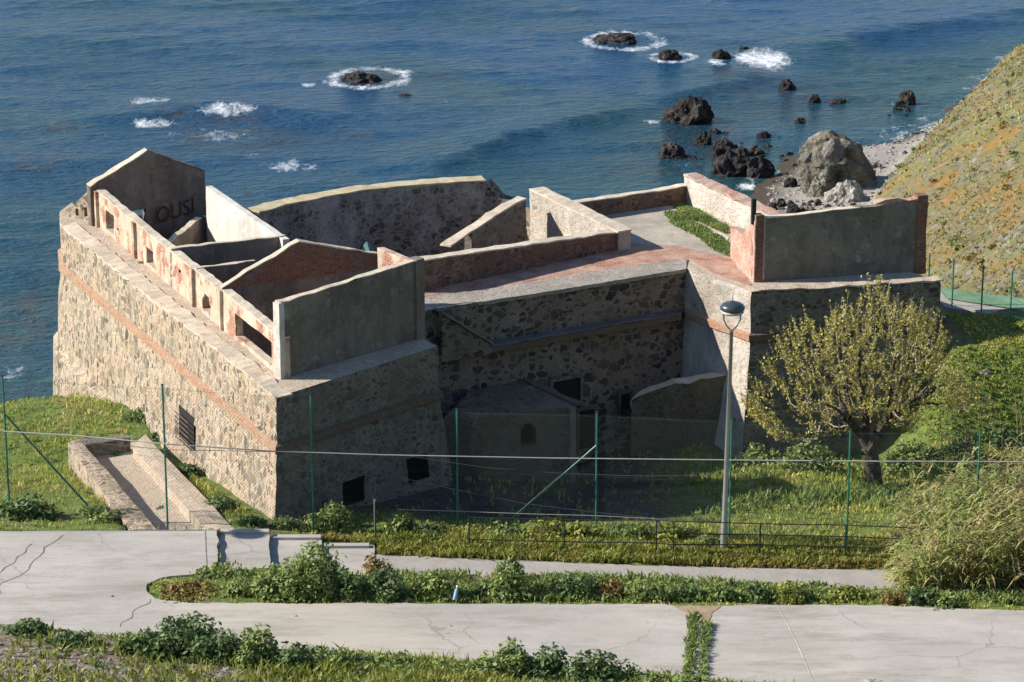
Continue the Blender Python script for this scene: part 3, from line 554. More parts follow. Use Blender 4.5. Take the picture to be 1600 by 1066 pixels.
# ---------------------------------------------------------------- masonry builders
def wall(path, z0, top, th, mat, name='wall', parent=None, side=1, du=.35, dz=.32, jit=.035, holes=(), ragged=0.0, top_jit=True):
    """upright wall: path = front-face plan line, top = height or [(u,z),...]; thickness laid to the left (side=1)"""
    pts = [Vector((p[0], p[1], 0)) for p in path]; S = [0]
    for a, b in zip(pts, pts[1:]): S.append(S[-1] + (b - a).length)
    L = S[-1]
    topf = (lambda u: top) if isinstance(top, (int, float)) else (lambda u: float(np.interp(u, [a for a, b in top], [b for a, b in top])))
    def rt(u): return topf(u) + (ragged * (noise.noise(Vector((u * 1.7, L, 3))) + .6 * noise.noise(Vector((u * 5.1, L, 9)))) if ragged else 0)
    us = set(S) | set(np.linspace(0, L, max(2, int(L / du) + 1)))
    zt = max(rt(u) for u in np.linspace(0, L, 60)) + .2
    zs = set(np.linspace(z0, zt, max(2, int((zt - z0) / dz) + 1)))
    for h in holes:
        if h[0] == 'arch':
            _, a, b, c, d = h; us |= set(np.linspace(a, b, 9)); zs |= {c, d} | set(np.linspace(d - (b - a) / 2, d, 4))
        else: a, b, c, d = h; us |= {a, b}; zs |= {c, d}
    if not isinstance(top, (int, float)): us |= {min(max(a, 0), L) for a, b in top}
    us = sorted(us); zs = sorted(zs); us = [u for i, u in enumerate(us) if i == 0 or u - us[i - 1] > 1e-4]; zs = [z for i, z in enumerate(zs) if i == 0 or z - zs[i - 1] > 1e-4]
    def plan(u):
        i = 0
        while i < len(S) - 2 and u > S[i + 1] + 1e-9: i += 1
        a, b = pts[i], pts[i + 1]; t = (u - S[i]) / (S[i + 1] - S[i]); d = (b - a).normalized(); n = Vector((-d.y, d.x, 0))
        if t < 1e-6 and i > 0: n = (n + Vector((-(pts[i] - pts[i - 1]).normalized().y, (pts[i] - pts[i - 1]).normalized().x, 0))).normalized()
        if t > 1 - 1e-6 and i < len(S) - 2: e = (pts[i + 2] - pts[i + 1]).normalized(); n = (n + Vector((-e.y, e.x, 0))).normalized()
        return a.lerp(b, t), n * side * th
    pl = [plan(u) for u in us]; tp = [rt(u) for u in us]
    def solid(i, j):
        if i < 0 or j < 0 or i >= len(us) - 1 or j >= len(zs) - 1: return False
        if zs[j] >= tp[i] - 1e-6 and zs[j] >= tp[i + 1] - 1e-6: return False
        uc = (us[i] + us[i + 1]) / 2; zc = (zs[j] + zs[j + 1]) / 2
        for h in holes:
            if h[0] == 'arch':
                _, a, b, c, d = h; r = (b - a) / 2
                if a < uc < b and c < zc < d and (zc < d - r or ((uc - (a + b) / 2) ** 2 + (zc - (d - r)) ** 2) < r * r): return False
            elif h[0] < uc < h[1] and h[2] < zc < h[3]: return False
        return True
    bm = bmesh.new(); vd = {}
    def vt(i, j, k):
        if (i, j, k) not in vd:
            p, n = pl[i]; z = min(zs[j], tp[i]); vd[(i, j, k)] = bm.verts.new((p.x + n.x * k, p.y + n.y * k, z))
        return vd[(i, j, k)]
    def fc(*q):
        if side < 0: q = q[::-1]
        try: bm.faces.new(q)
        except ValueError: pass
    for i in range(len(us) - 1):
        for j in range(len(zs) - 1):
            if not solid(i, j): continue
            fc(vt(i, j, 0), vt(i + 1, j, 0), vt(i + 1, j + 1, 0), vt(i, j + 1, 0))
            fc(vt(i, j, 1), vt(i, j + 1, 1), vt(i + 1, j + 1, 1), vt(i + 1, j, 1))
            if not solid(i, j + 1): fc(vt(i, j + 1, 0), vt(i + 1, j + 1, 0), vt(i + 1, j + 1, 1), vt(i, j + 1, 1))
            if not solid(i, j - 1): fc(vt(i, j, 0), vt(i, j, 1), vt(i + 1, j, 1), vt(i + 1, j, 0))
            if not solid(i - 1, j): fc(vt(i, j, 0), vt(i, j + 1, 0), vt(i, j + 1, 1), vt(i, j, 1))
            if not solid(i + 1, j): fc(vt(i + 1, j, 0), vt(i + 1, j, 1), vt(i + 1, j + 1, 1), vt(i + 1, j + 1, 0))
    bmesh.ops.remove_doubles(bm, verts=bm.verts, dist=1e-5)
    if jit: jitter(bm, jit)
    return put(name, bm, mat, parent)
def cap(pts, wd, th, mat, name='coping', parent=None, jit=.02, over=.04, side=1):
    """coping strip laid along 3-D points; covers the wall thickness plus an overhang"""
    pts = [Vector(p) for p in pts]; q = []
    for a, b in zip(pts, pts[1:]):
        k = max(1, int((b - a).length / .35))
        q += [a.lerp(b, j / k) for j in range(k)]
    q.append(pts[-1]); bm = bmesh.new(); rows = []
    for i, p in enumerate(q):
        t = (q[min(i + 1, len(q) - 1)] - q[max(i - 1, 0)]); n = Vector((-t.y, t.x, 0)).normalized() * side
        a = p - n * over; b = p + n * (wd + over)
        rows.append([bm.verts.new(a + Vector((0, 0, .004))), bm.verts.new(b + Vector((0, 0, .004))), bm.verts.new(b + Vector((0, 0, th))), bm.verts.new(a + Vector((0, 0, th)))])
    for i in range(len(rows) - 1):
        for k in range(4): bm.faces.new((rows[i][k], rows[i][(k + 1) % 4], rows[i + 1][(k + 1) % 4], rows[i + 1][k]))
    bm.faces.new(rows[0][::-1]); bm.faces.new(rows[-1]); bmesh.ops.recalc_face_normals(bm, faces=bm.faces); jitter(bm, max(jit, .02) * 1.9, 1.9, .8)
    return put(name, bm, mat, parent)
OUT = [P0, P1, P2, P3, P4, P5, PM, PMl, P(800, 318, T), P(758, 290, T), P(635, 296, T), P(572, 302, T), P(491, 315, T), P(404, 336, T), _gb + _gn, _ga + _gn, PFL3, PFL2, PFL]
def offs(o):
    r = []; n = len(OUT)
    for i in range(n):
        a, b, c = OUT[i - 1], OUT[i], OUT[(i + 1) % n]; d1 = (b - a).xy.normalized(); d2 = (c - b).xy.normalized()
        n1 = Vector((d1.y, -d1.x)); n2 = Vector((d2.y, -d2.x)); m = (n1 + n2); m = m.normalized() / max(.45, m.normalized().dot(n1)) if m.length > .2 else n1
        ob = o if (i < n - 3 or o < .2) else .2 + (o - .2) * .42
        r.append(Vector((b.x + m.x * ob, b.y + m.y * ob, 0)))
    return r
def face(i, prof, mat, name, parent, du=.45, dz=.4, jit=.035, holes=()):
    """outer face of one side of the fort: prof = [(z, outward offset)]"""
    n = len(OUT); j = (i + 1) % n; P_ = []
    for k, (z, o) in enumerate(prof):
        if k:
            z1, o1 = prof[k - 1]; m = max(1, int(abs(z - z1) / dz))
            for q in range(1, m + 1): P_.append((z1 + (z - z1) * q / m, o1 + (o - o1) * q / m))
        else: P_.append((z, o))
    bm = bmesh.new(); L = (OUT[j] - OUT[i]).xy.length; m = max(1, int(L / du)); rows = []
    for z, o in P_:
        q = offs(o); a, b = q[i], q[j]; rows.append([bm.verts.new((a.lerp(b, t / m)).xy.to_3d() + Vector((0, 0, z))) for t in range(m + 1)])
    for r in range(len(rows) - 1):
        for t in range(m):
            zc = (P_[r][0] + P_[r + 1][0]) / 2; uc = (t + .5) * L / m
            if any(h[0] < uc < h[1] and h[2] < zc < h[3] for h in holes): continue
            bm.faces.new((rows[r][t], rows[r][t + 1], rows[r + 1][t + 1], rows[r + 1][t]))
    for v in bm.verts:
        if v.co.z > T - .01: continue
        p = v.co; v.co = p + noise.noise_vector(p * 1.3) * jit + noise.noise_vector(p * 4.4) * jit * .4
    return put(name, bm, mat, parent)
# ---------------------------------------------------------------- the fort's rampart
fort = thing('fort_rampart', 'low stone bastioned fort with battered rubble walls and a brick string course', 'fort', (0, 97, -2.5))
ZC = T - 1.55
def side(i, m_up, m_lo, m_co, zb=-6.5, holes=(), plinth=False, jit=.04, bat=.115, ch=.28, co=.13):
    face(i, [(ZC, .0), (T - .14, 0), (T, -.03)], m_up, 'parapet_face', fort, jit=jit)
    face(i, [(ZC - ch - .06, .03), (ZC - ch, co), (ZC - .05, co), (ZC, 0.0)], m_co, 'string_course', fort, jit=.025, dz=.2)
    pr = [(zb, .03 + bat * (ZC - ch - zb) + (.5 if plinth else 0))]
    if plinth: pr += [(-1.15, .03 + bat * (ZC - ch + 1.15) + .45), (-.95, .03 + bat * (ZC - ch + .95))]
    pr += [(ZC - ch - .06, .03)]
    return face(i, pr, m_lo, 'wall_face', fort, jit=jit, holes=holes)
n = len(OUT)
WH = []
for i_, px0, px1, py0, py1, o_ in ((n - 1, 277, 297, 648, 694, .33), (0, 617, 640, 728, 764, .5), (0, 533, 557, 762, 802, .55)):
    A_w, B_w = offs(o_)[i_], offs(o_)[(i_ + 1) % n]; a_w = V(A_w, B_w, px0, (py0 + py1) / 2); b_w = V(A_w, B_w, px1, (py0 + py1) / 2); u0 = (a_w - A_w).xy.length; u1 = (b_w - A_w).xy.length
    WH.append((i_, u0, u1, V(A_w, B_w, (px0 + px1) / 2, py1).z, V(A_w, B_w, (px0 + px1) / 2, py0).z))
hol = lambda i: [(a - .05, b + .05, c - .05, d + .05) for j, a, b, c, d in WH if j == i]
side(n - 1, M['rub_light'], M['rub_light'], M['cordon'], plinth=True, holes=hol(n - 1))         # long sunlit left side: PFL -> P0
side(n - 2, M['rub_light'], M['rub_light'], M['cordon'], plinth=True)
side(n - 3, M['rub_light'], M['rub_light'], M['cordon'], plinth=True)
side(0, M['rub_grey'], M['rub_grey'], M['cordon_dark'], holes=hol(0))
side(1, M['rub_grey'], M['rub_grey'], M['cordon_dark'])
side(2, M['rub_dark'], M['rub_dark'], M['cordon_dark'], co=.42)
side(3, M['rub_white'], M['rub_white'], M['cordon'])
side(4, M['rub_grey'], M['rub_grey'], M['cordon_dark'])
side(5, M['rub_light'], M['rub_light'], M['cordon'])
for i in range(6, n - 3): face(i, [(-14.5 if i < 14 else -9, 1.2), (T, 0)], M['rub_light'], 'wall_face', fort, du=1.2, dz=1.0)
# lit rim stones of the string course are the course itself; dark window in the left face
wl = P0 - PFL; Lw = wl.xy.length
A, B = offs(.55)[n - 1], offs(.55)[0]
wa, wb = V(A, B, 276, 690), V(A, B, 298, 640)
def decal_window(px0, px1, py0, py1, A, B, name='window', sl=6, parent=fort, fm_='cordon', dp_=0):
    """barred opening: near-black box stands in for the shade inside, frame and bars in front"""
    a = V(A, B, px0, (py0 + py1) / 2); b = V(A, B, px1, (py0 + py1) / 2); z1 = V(A, B, (px0 + px1) / 2, py0).z; z0 = V(A, B, (px0 + px1) / 2, py1).z
    d = (b - a); d.z = 0; L = d.length; d.normalize(); nn = Vector((d.y, -d.x, 0))
    bm = bmesh.new(); c = (a + b) / 2; ang = math.atan2(d.y, d.x)
    add_box(bm, (c.x - nn.x * dp_, c.y - nn.y * dp_, (z0 + z1) / 2), (L + dp_, .10, z1 - z0 + dp_), ang)
    w_ = put(name, bm, M['black'], parent)
    bm = bmesh.new()
    for s in (-1, 1): add_box(bm, (c.x + d.x * s * (L / 2 + .05) + nn.x * .06, c.y + d.y * s * (L / 2 + .05) + nn.y * .06, (z0 + z1) / 2), (.1, .1, z1 - z0 + .2), ang)
    add_box(bm, (c.x + nn.x * .06, c.y + nn.y * .06, z1 + .06), (L + .0, .1, .11), ang)
    jitter(bm, .02, 3)
    if fm_ != 'none': put('frame', bm, M[fm_], w_)
    else: bm.free()
    if sl:
        bm = bmesh.new()
        for k in range(sl):
            t = (k + .5) / sl - .5; add_box(bm, (c.x + nn.x * .07, c.y + nn.y * .07, z0 + (z1 - z0) * (k + .5) / sl), (L, .03, .03), ang)
        put('bars', bm, M['cordon_dark'], w_)
    return w_
zw = (-.3)
A2 = offs(.33)[n - 1]; B2 = offs(.33)[0]
decal_window(277, 297, 648, 694, A2, B2, dp_=.16, fm_='none')
# embrasures at the foot of the shaded left face
A3 = offs(.52)[0]; B3 = offs(.52)[1]
# ---- terrace deck at T
BR = P(653, 530, T); FR = P(966, 392, T); DFAR = P(827, 345, T)
dpx = P(828, 293, T + .95); Dn = Vector((FR.x, FR.y, 0)); Df = Vector((dpx.x, dpx.y, 0))
in_ = offs(-.03)
deck = [in_[0], in_[1], in_[2], in_[3], in_[4], in_[5], in_[6], in_[7]]
deck = [Vector((p.x, p.y, T)) for p in deck] + [Vector((Df.x, Df.y, T)), Vector((Dn.x, Dn.y, T)), P(650, 458, T), BR, BLp, GA] + [Vector((p.x, p.y, T)) for p in (in_[n - 3], in_[n - 2], in_[n - 1])]
slab('terrace', deck, M['terrace'], .25, None, fort)
def over(name, px, mat, z=.006, jit=.12, parent=fort): return slab(name, [P(a, b, T + z) for a, b in px], mat, .004, None, parent, jit)
over('platform', [(893, 342), (1075, 316), (1140, 345), (1134, 400), (1075, 402), (1060, 408), (1000, 385), (966, 386), (925, 360)], M['platform'], .006)
over('brick_walk', [(655, 450), (966, 380), (1060, 384), (1140, 404), (1172, 440), (1178, 449), (1120, 428), (1074, 404), (900, 428), (760, 452), (657, 463)], M['pinkstrip'], .010)
cz_ = [P(657, 474, T), P(682, 483, T), P(1071, 420, T)]
cpm = bmesh.new()
# sloping speckled parapet coping above the curtain
q0 = [P(657, 464, T + .05), P(760, 452, T + .05), P(900, 428, T + .05), P(1074, 404, T + .05)]; q1 = [P(660, 480, T + .02), P(770, 469, T + .02), P(905, 447.5, T + .02), P(1072, 420, T + .02)]
bmv = []
for a, b in zip(q0, q1): bmv.append((a, b))
bm = bmesh.new(); rows = []
for k in range(len(bmv) - 1):
    for j in range(10):
        t = j / 10; a = bmv[k][0].lerp(bmv[k + 1][0], t); b = bmv[k][1].lerp(bmv[k + 1][1], t); rows.append([a, a.lerp(b, .33), a.lerp(b, .66), b, b - Vector((0, 0, .14)) ])
a, b = bmv[-1]; rows.append([a, a.lerp(b, .33), a.lerp(b, .66), b, b - Vector((0, 0, .14))])
vr = [[bm.verts.new(p) for p in r] for r in rows]
for i in range(len(vr) - 1):
    for j in range(4): bm.faces.new((vr[i][j], vr[i][j + 1], vr[i + 1][j + 1], vr[i + 1][j]))
jitter(bm, .03, 2.2); put('parapet_coping', bm, M['coping_grey'], fort)
# edge stones on the long left side
cap([Vector((p.x, p.y, T)) for p in (offs(0)[n - 1], offs(0)[0])], .55, .05, M['cap'], 'edge_stones', fort, .035, .05)
cap([Vector((p.x, p.y, T)) for p in (offs(0)[4], offs(0)[5])], .5, .05, M['terrace'], 'edge_stones', fort, .03, .03)
# raking coping and shoulder piece at the left end of the curtain
ca, cb = offs(.42)[2], offs(.42)[3]
ra = V(ca, cb, 690, 490); rb = V(ca, cb, 768, 539); rc = V(ca, cb, 686, 556)
bm = bmesh.new(); inn = Vector((-_fn.x, -_fn.y, 0)) * -1
vs_ = [bm.verts.new(p) for p in (ra, rb, Vector((rb.x, rb.y, ZC - .3)), Vector((ra.x, ra.y, ZC - .3)))]
vb_ = [bm.verts.new(v.co + inn * .42) for v in vs_]
bm.faces.new(vs_[::-1]); bm.faces.new(vb_)
for i in range(4): j = (i + 1) % 4; bm.faces.new((vs_[i], vs_[j], vb_[j], vb_[i]))
bmesh.ops.recalc_face_normals(bm, faces=bm.faces); put('shoulder_wall', bm, M['rub_dark'], fort)
cap([ra + Vector((0, 0, .02)), rb + Vector((0, 0, .02))], .42, .09, M['st_mid'], 'raking_coping', fort, .015, .10)
cc = V(ca, cb, 1063, 487)
cap([Vector((rb.x, rb.y, ZC - .04)), Vector((cc.x, cc.y, ZC - .04))], .45, .06, M['ledge'], 'string_ledge', fort, .015, .04)
# ---------------------------------------------------------------- floors inside the roofless rooms
fl = thing('courtyard', 'rubble floor of the sunken courtyard behind the barracks', 'floor', (-6, 104, 1.8))
tag(fl, kind='structure'); 
for k in ('label', 'category'): del fl[k]
slab('courtyard_floor', [Vector((p.x, p.y, T - 2.3)) for p in (BR, P(650, 458, T), Dn, Df, OUT[8], OUT[9], OUT[10], OUT[11], OUT[12], OUT[13], OUT[14], OUT[15], GA, BLp)], M['dirtfloor'], .2, None, fl)
# ---------------------------------------------------------------- barracks on the left bastion
bar = thing('ruined_barracks', 'roofless gabled barracks on the left bastion with cream side wall and brick patches', 'ruined building', (-9, 98, T - 2.2))
A, B = GA, BLp; Lb = (B - A).xy.length
pts = [UV(A, B, *q) for q in ((154, 300), (212, 349), (300, 420), (345, 452), (380, 480), (428, 522), (437, 530))]
ZE = sum(z for u, z in pts) / len(pts)
zp = [(u, .5 * z + .5 * ZE) for u, z in pts]
tops = [(0, zp[0][1])] + zp[1:] + [(Lb, zp[-1][1])]
def hole(px0, px1, py0, py1, A=A, B=B, kind=None):
    pm = (py0 + py1) / 2; u0 = UV(A, B, px0, pm)[0]; u1 = UV(A, B, px1, pm)[0]; xm = (px0 + px1) / 2
    z1 = UV(A, B, xm, py0)[1]; z0 = UV(A, B, xm, py1)[1]; r = (min(u0, u1), max(u0, u1), z0, z1); return ('arch',) + r if kind else r
hs = [hole(166, 178, 333, 362), hole(229, 239, 390, 414), hole(316, 329, 461, 487, kind=1), hole(368, 424, 512, 548), hole(183, 186, 356, 360), hole(279, 283, 421, 427)]
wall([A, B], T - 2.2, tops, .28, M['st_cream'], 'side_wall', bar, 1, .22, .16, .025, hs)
def at(A, B, u): return A.lerp(B, u / (B - A).length)
for px, py in ((152, 300), (211, 349), (302, 421), (346, 452), (434, 528)):
    u = UV(A, B, px, py)[0]; u = max(.15, min(Lb - .15, u)); c = A.lerp(B, u / Lb); d = (B - A).normalized(); zz = float(np.interp(u, [a for a, b in tops], [b for a, b in tops]))
    nn = Vector((d.y, -d.x, 0)); a_ = c - d * .13 + nn * .12; b_ = c + d * .13 + nn * .12
    wall([a_, b_], T - .02, zz + .03, .38, M['st_cream'], 'pilaster', bar, 1, .2, .25, .012)
cap([Vector((A.x, A.y, tops[0][1]))] + [Vector((*(A.lerp(B, u / Lb).xy), z)) for u, z in tops[1:]], .28, .05, M['cap'], 'coping', bar, .012, .03)
# front wall (shaded, plain render) with quoin pier
A, B = BLp, BR; Lf = (B - A).xy.length
zl = UV(A, B, 441, 474)[1]; zr = UV(A, B, 641, 411)[1]; ZF = (zl + zr) / 2
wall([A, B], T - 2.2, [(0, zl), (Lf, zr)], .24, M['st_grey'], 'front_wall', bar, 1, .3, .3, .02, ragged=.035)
cap([Vector((A.x, A.y, zl)), Vector((B.x, B.y, zr))], .24, .04, M['cap'], 'coping', bar, .01, .02)
d = (B - A).normalized(); nn = Vector((d.y, -d.x, 0))
wall([B - d * .12 + nn * .08, B + d * .26 + nn * .08], T - 1.3, zr + .06, .42, M['st_mid'], 'corner_pier', bar, 1, .2, .3, .015)
wall([A - d * .10 + nn * .04, A + d * .12 + nn * .04], T - .3, zl + .03, .3, M['st_white'], 'corner_pier', bar, 1, .2, .3, .015)
# far gable
gl = V(GA, BLp, 150, 296); ZG = gl.z
A = Vector((gl.x, gl.y, 0)); B = P(320, 268, ZG + .1); B.z = 0; Lg = (B - A).length
ap = UV(A, B, 231, 236); el = UV(A, B, 142, 292); er = UV(A, B, 320, 268)
A = A - (B - A).normalized() * .25; ap = UV(A, B, 231, 236); el = UV(A, B, 143, 292); er = UV(A, B, 320, 268); Lg = (B - A).length
hg = [hole(168, 228, 331, 353, A, B)]
wall([A, B], T - 2.2, [(0, el[1]), ap, (er[0], er[1])], .3, M['st_brown'], 'gable_wall', bar, 1, .25, .22, .02, hg)
ga3 = [Vector((*(A.lerp(B, u / Lg).xy), z)) for u, z in ((0, el[1]), ap)]
cap(ga3, .3, .05, M['cap'], 'gable_coping', bar, .012, .03)
gb3 = [Vector((*(A.lerp(B, u / Lg).xy), z)) for u, z in (ap, (er[0], er[1]))]
cap(gb3, .3, .05, M['st_brown'], 'gable_coping', bar, .012, .03)
GAv, GBv = A.copy(), B.copy()
# painted scrawl on the gable: outlined letters on a faded red ground
def text_on(txt, px, py, hgt, A, B, mat, outline, name, parent, slant=0, frame_off=.02, w_scale=1.0):
    cu = bpy.data.curves.new(name, 'FONT'); cu.body = txt; cu.size = hgt; cu.align_x = 'CENTER'
    if outline: cu.fill_mode = 'NONE'; cu.bevel_depth = .013; cu.bevel_resolution = 0
    else: cu.extrude = .004
    ob = bpy.data.objects.new('tmp', cu); COL.objects.link(ob); dg = bpy.context.evaluated_depsgraph_get(); dg.update()
    me = bpy.data.meshes.new_from_object(ob.evaluated_get(dg)); bpy.data.objects.remove(ob)
    p = V(A, B, px, py); d = (B - A); d.z = 0; d.normalize(); nn = Vector((d.y, -d.x, 0))
    for v in me.vertices: v.co = p + d * v.co.x * w_scale + Vector((0, 0, 1)) * (v.co.y + slant * v.co.x) + nn * (frame_off + v.co.z * .3)
    return put(name, me, mat, parent)
gw = [o for o in bar.children if o.name.startswith('gable_wall')][0]
text_on('OUSI', 272, 341, .95, A, B, M['paint_red'], True, 'graffiti', gw, .1, .05, .85)
text_on('OUSI', 274, 341, .9, A, B, M['paint_black'], False, 'graffiti', gw, .1, .03, .85)
# low cross walls and partitions between the long walls
inn_ = (BLp - GA).normalized(); nin = Vector((-inn_.y, inn_.x, 0))
SA = P(331, 290, ZG); SB = P(452, 373, ZG); SA.z = SB.z = 0
def crossw(a, b, top, mat, th=.22, name='cross_wall', z0=T - 2.2, capm='cap', **k):
    o = wall([a, b], z0, top, th, mat, name, bar, 1, .35, .3, .02, **k)
    if capm and isinstance(top, (int, float)): cap([Vector((a.x, a.y, top)), Vector((b.x, b.y, top))], th, .04, M[capm], 'coping', bar, .02, .0)
    return o
lw = P(228, 353, T + .05); crossw(Vector((*(V(GA, BLp, 222, 340).xy), 0)), P(315, 341, T + .05), T + .05, M['st_brown'])
crossw(P(322, 340, T + .05), P(352, 335, T + .05), T + .05, M['st_brown'])
z2 = V(GA, BLp, 270, 392).z; crossw(Vector((*(V(GA, BLp, 268, 392).xy), 0)), P(446, 370, z2), z2, M['st_mid'])
z3 = V(GA, BLp, 306, 422).z; crossw(Vector((*(V(GA, BLp, 306, 422).xy), 0)), P(400, 409, z3), z3, M['st_brown'])
# right side wall, sunlit inner face, with door gap
L_ = (SB - SA).length
hs = [(UV(SA, SB, 373, 352)[0], UV(SA, SB, 378, 352)[0], T - 2.2, T - .2)]
zt1 = UV(SA, SB, 331, 290)[1]; zt2 = UV(SA, SB, 447, 370)[1]
# its sunlit face looks left: build with the thickness to the right
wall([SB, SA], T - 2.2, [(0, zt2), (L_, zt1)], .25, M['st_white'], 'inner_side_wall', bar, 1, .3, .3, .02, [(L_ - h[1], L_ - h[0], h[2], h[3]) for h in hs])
for px in (366, 384):
    c = V(SA, SB, px, 330); d = (SB - SA).normalized(); nn = Vector((d.y, -d.x, 0))
    wall([c - d * .12 + nn * .0, c + d * .12 + nn * .0], T - 2.2, UV(SA, SB, px, 290 + (px - 331) * .69)[1] - .1, .18, M['st_white'], 'pilaster', bar, -1, .3, .3, .012)
# middle brick gable
A = Vector((*(V(GA, BLp, 346, 452).xy), 0)); ZM = V(GA, BLp, 346, 452).z; B = P(604, 402, ZM + .35); B.z = 0
ap = UV(A, B, 467, 378); er = UV(A, B, 600, 401); el = UV(A, B, 349, 451); Lm = (B - A).length
prof = [(0, el[1]), (el[0], el[1]), ap, (Lm, er[1])]
zbk = UV(A, B, 470, 436)[1]
wall([A, B], T - 2.2, [(u, min(z, zbk)) for u, z in [(0, zbk), (Lm, zbk)]], .26, M['st_brown'], 'gable_base', bar, 1, .4, .35, .015)
wall([A, B], zbk, [(u, max(z, zbk + .02)) for u, z in prof], .22, M['brick'], 'brick_gable', bar, 1, .25, .2, .02)
g3 = [Vector((*(A.lerp(B, u / Lm).xy), z)) for u, z in (prof[0], ap, prof[3])]
cap(g3[:2], .22, .05, M['cap'], 'gable_coping', bar, .012, .03); cap(g3[1:], .22, .05, M['cap'], 'gable_coping', bar, .012, .03)
# right side wall of the front room
A = P(600, 387, ZF); B = Vector((BR.x - .1, BR.y + .2, 0)); A.z = 0; L_ = (B - A).length; za = UV(A, B, 602, 387)[1]
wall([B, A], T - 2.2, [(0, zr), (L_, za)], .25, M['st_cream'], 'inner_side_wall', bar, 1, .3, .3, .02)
# masonry stub behind the far gable
a = P(101, 338, T); b = P(146, 346, T)
stub = wall([a, b], T - .1, [(0, T + .15), ((b - a).length * .5, T + .8), ((b - a).length, T + 1.35)], .6, M['rub_light'], 'masonry_stub', None, 1, .25, .22, .05, [(1.0, 1.18, T + .15, T + .5), (.55, .7, T + .1, T + .4)], ragged=.12)
tag(stub, 'short broken rubble wall piece behind the left corner of the far gable', 'ruined wall')
# ---------------------------------------------------------------- courtyard walls
ZK = T + .9
def pz(a, b, z): p = P(a, b, z); p.z = 0; return p
seaw = thing('curved_sea_wall', 'long curved rubble sea wall with pale lichen coping at the back of the fort', 'wall', OUT[11])
cpts = [pz(404, 334, ZK), pz(445, 322, ZK), pz(491, 313, ZK), pz(530, 305, ZK), pz(572, 299, ZK), pz(635, 292, ZK), pz(700, 287, ZK), pz(758, 284, ZK)]
Lc = sum((b - a).length for a, b in zip(cpts, cpts[1:]))
wall(cpts, T - 2.4, ZK, .7, M['rub_lime'], 'wall_body', seaw, 1, .4, .35, .04)
cap([p + Vector((0, 0, ZK)) for p in cpts], .7, .07, M['cap_yel'], 'coping', seaw, .02, .05)
e0 = cpts[-1]; e1 = pz(812, 319, T + .1)
o = wall([e0, e1], T - 2.4, [(0, ZK - .05), (.5, ZK - .5), (1.2, ZK - .75), ((e1 - e0).length, T + .1)], .7, M['rub_dark'], 'broken_end', seaw, 1, .25, .25, .06, ragged=.15)
# D: white raking wall with wide coping
zd1 = T + .95; A = Df.copy(); B = Dn.copy(); zdn = UV(A, B, 962, 362)[1]; zdf = UV(A, B, 827, 297)[1]; L_ = (B - A).length
dw = thing('whitewashed_wall', 'thick whitewashed wall with broad pale coping between courtyard and platform', 'wall', Df)
wall([A, B], T - 2.4, [(0, zdf), (L_, zdn)], .55, M['rub_white'], 'wall_body', dw, 1, .35, .3, .03)
cap([Vector((A.x, A.y, zdf)), Vector((B.x, B.y, zdn))], .55, .08, M['cap'], 'coping', dw, .02, .05)
# E: raking wall across the courtyard
fd = (FR - BR); fd.z = 0; fd.normalize()
A = pz(822, 322, T + .55); A0 = A - fd * 3.9; B = A
u1 = UV(A0, A, 702, 386); u2 = UV(A0, A, 796, 324); L_ = (A - A0).length
ew = thing('raking_wall', 'short grey wall with sloping pale top left of the whitewashed wall', 'wall', A0)
wall([A0, A], T - 2.4, [(u1[0] - .01, T - 2.3), u1, u2, (L_, u2[1] + .05)], .35, M['rub_grey'], 'wall_body', ew, 1, .3, .3, .03)
cap([Vector((*(A0.lerp(A, q[0] / L_).xy), q[1])) for q in (u1, u2)] + [Vector((A.x, A.y, u2[1] + .05))], .35, .07, M['cap'], 'coping', ew, .02, .04)
# F: front courtyard wall
A, B = pz(652, 458, T), pz(968, 390, T); L_ = (B - A).length; z1 = UV(A, B, 655, 409)[1]; z2 = UV(A, B, 966, 364)[1]
fw = thing('courtyard_wall', 'long low shaded wall casting shadow on the brick walk above the curtain', 'wall', A)
wall([A, B], T - 2.3, [(0, z1), (L_, z2)], .4, M['rub_red'], 'wall_body', fw, 1, .35, .3, .03)
cap([Vector((A.x, A.y, z1)), Vector((B.x, B.y, z2))], .4, .06, M['cap'], 'coping', fw, .02, .03)
# M: low seaward wall
A, B = pz(889, 345, T), pz(1076, 317, T); L_ = (B - A).length; z1 = UV(A, B, 892, 320)[1]; z2 = UV(A, B, 1070, 293)[1]
mw = thing('low_red_wall', 'low dark red wall with pale top on the sea side of the gun platform', 'wall', A)
wall([A, B], T - .1, [(0, z1), (L_, z2)], .35, M['rub_red'], 'wall_body', mw, 1, .35, .25, .03)
cap([Vector((A.x, A.y, z1)), Vector((B.x, B.y, z2))], .35, .05, M['cap'], 'coping', mw, .02, .03)
# ---------------------------------------------------------------- enclosure on the right bastion
enc = thing('ruined_guard_building', 'roofless brick and render building on the right bastion with tall dark front wall', 'ruined building', P(1300, 432, T))
A, B = pz(1183, 441, T), pz(1433, 424, T); L_ = (B - A).length
def tz(px, py): return UV(A, B, px, py)
tp = [(0, tz(1185, 342)[1]), tz(1197, 342), tz(1250, 337), tz(1300, 330), tz(1345, 325), tz(1368, 322), tz(1385, 317), (L_, tz(1425, 317)[1])]
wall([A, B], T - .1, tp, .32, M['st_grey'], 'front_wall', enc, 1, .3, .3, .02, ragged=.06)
bt = [Vector((*(A.lerp(B, u / L_).xy), z)) for u, z in tp]
cap(bt[:5], .32, .03, M['cap'], 'coping', enc, .02, .0)
cap(bt[5:], .32, .12, M['brick_pink'], 'broken_brick_top', enc, .05, .0)
d = (B - A).normalized(); nn = Vector((d.y, -d.x, 0))
wall([B - d * .1 + nn * .04, B + d * .3 + nn * .04], T - .1, tz(1432, 306)[1], .5, M['brick'], 'brick_pier', enc, 1, .12, .1, .05)
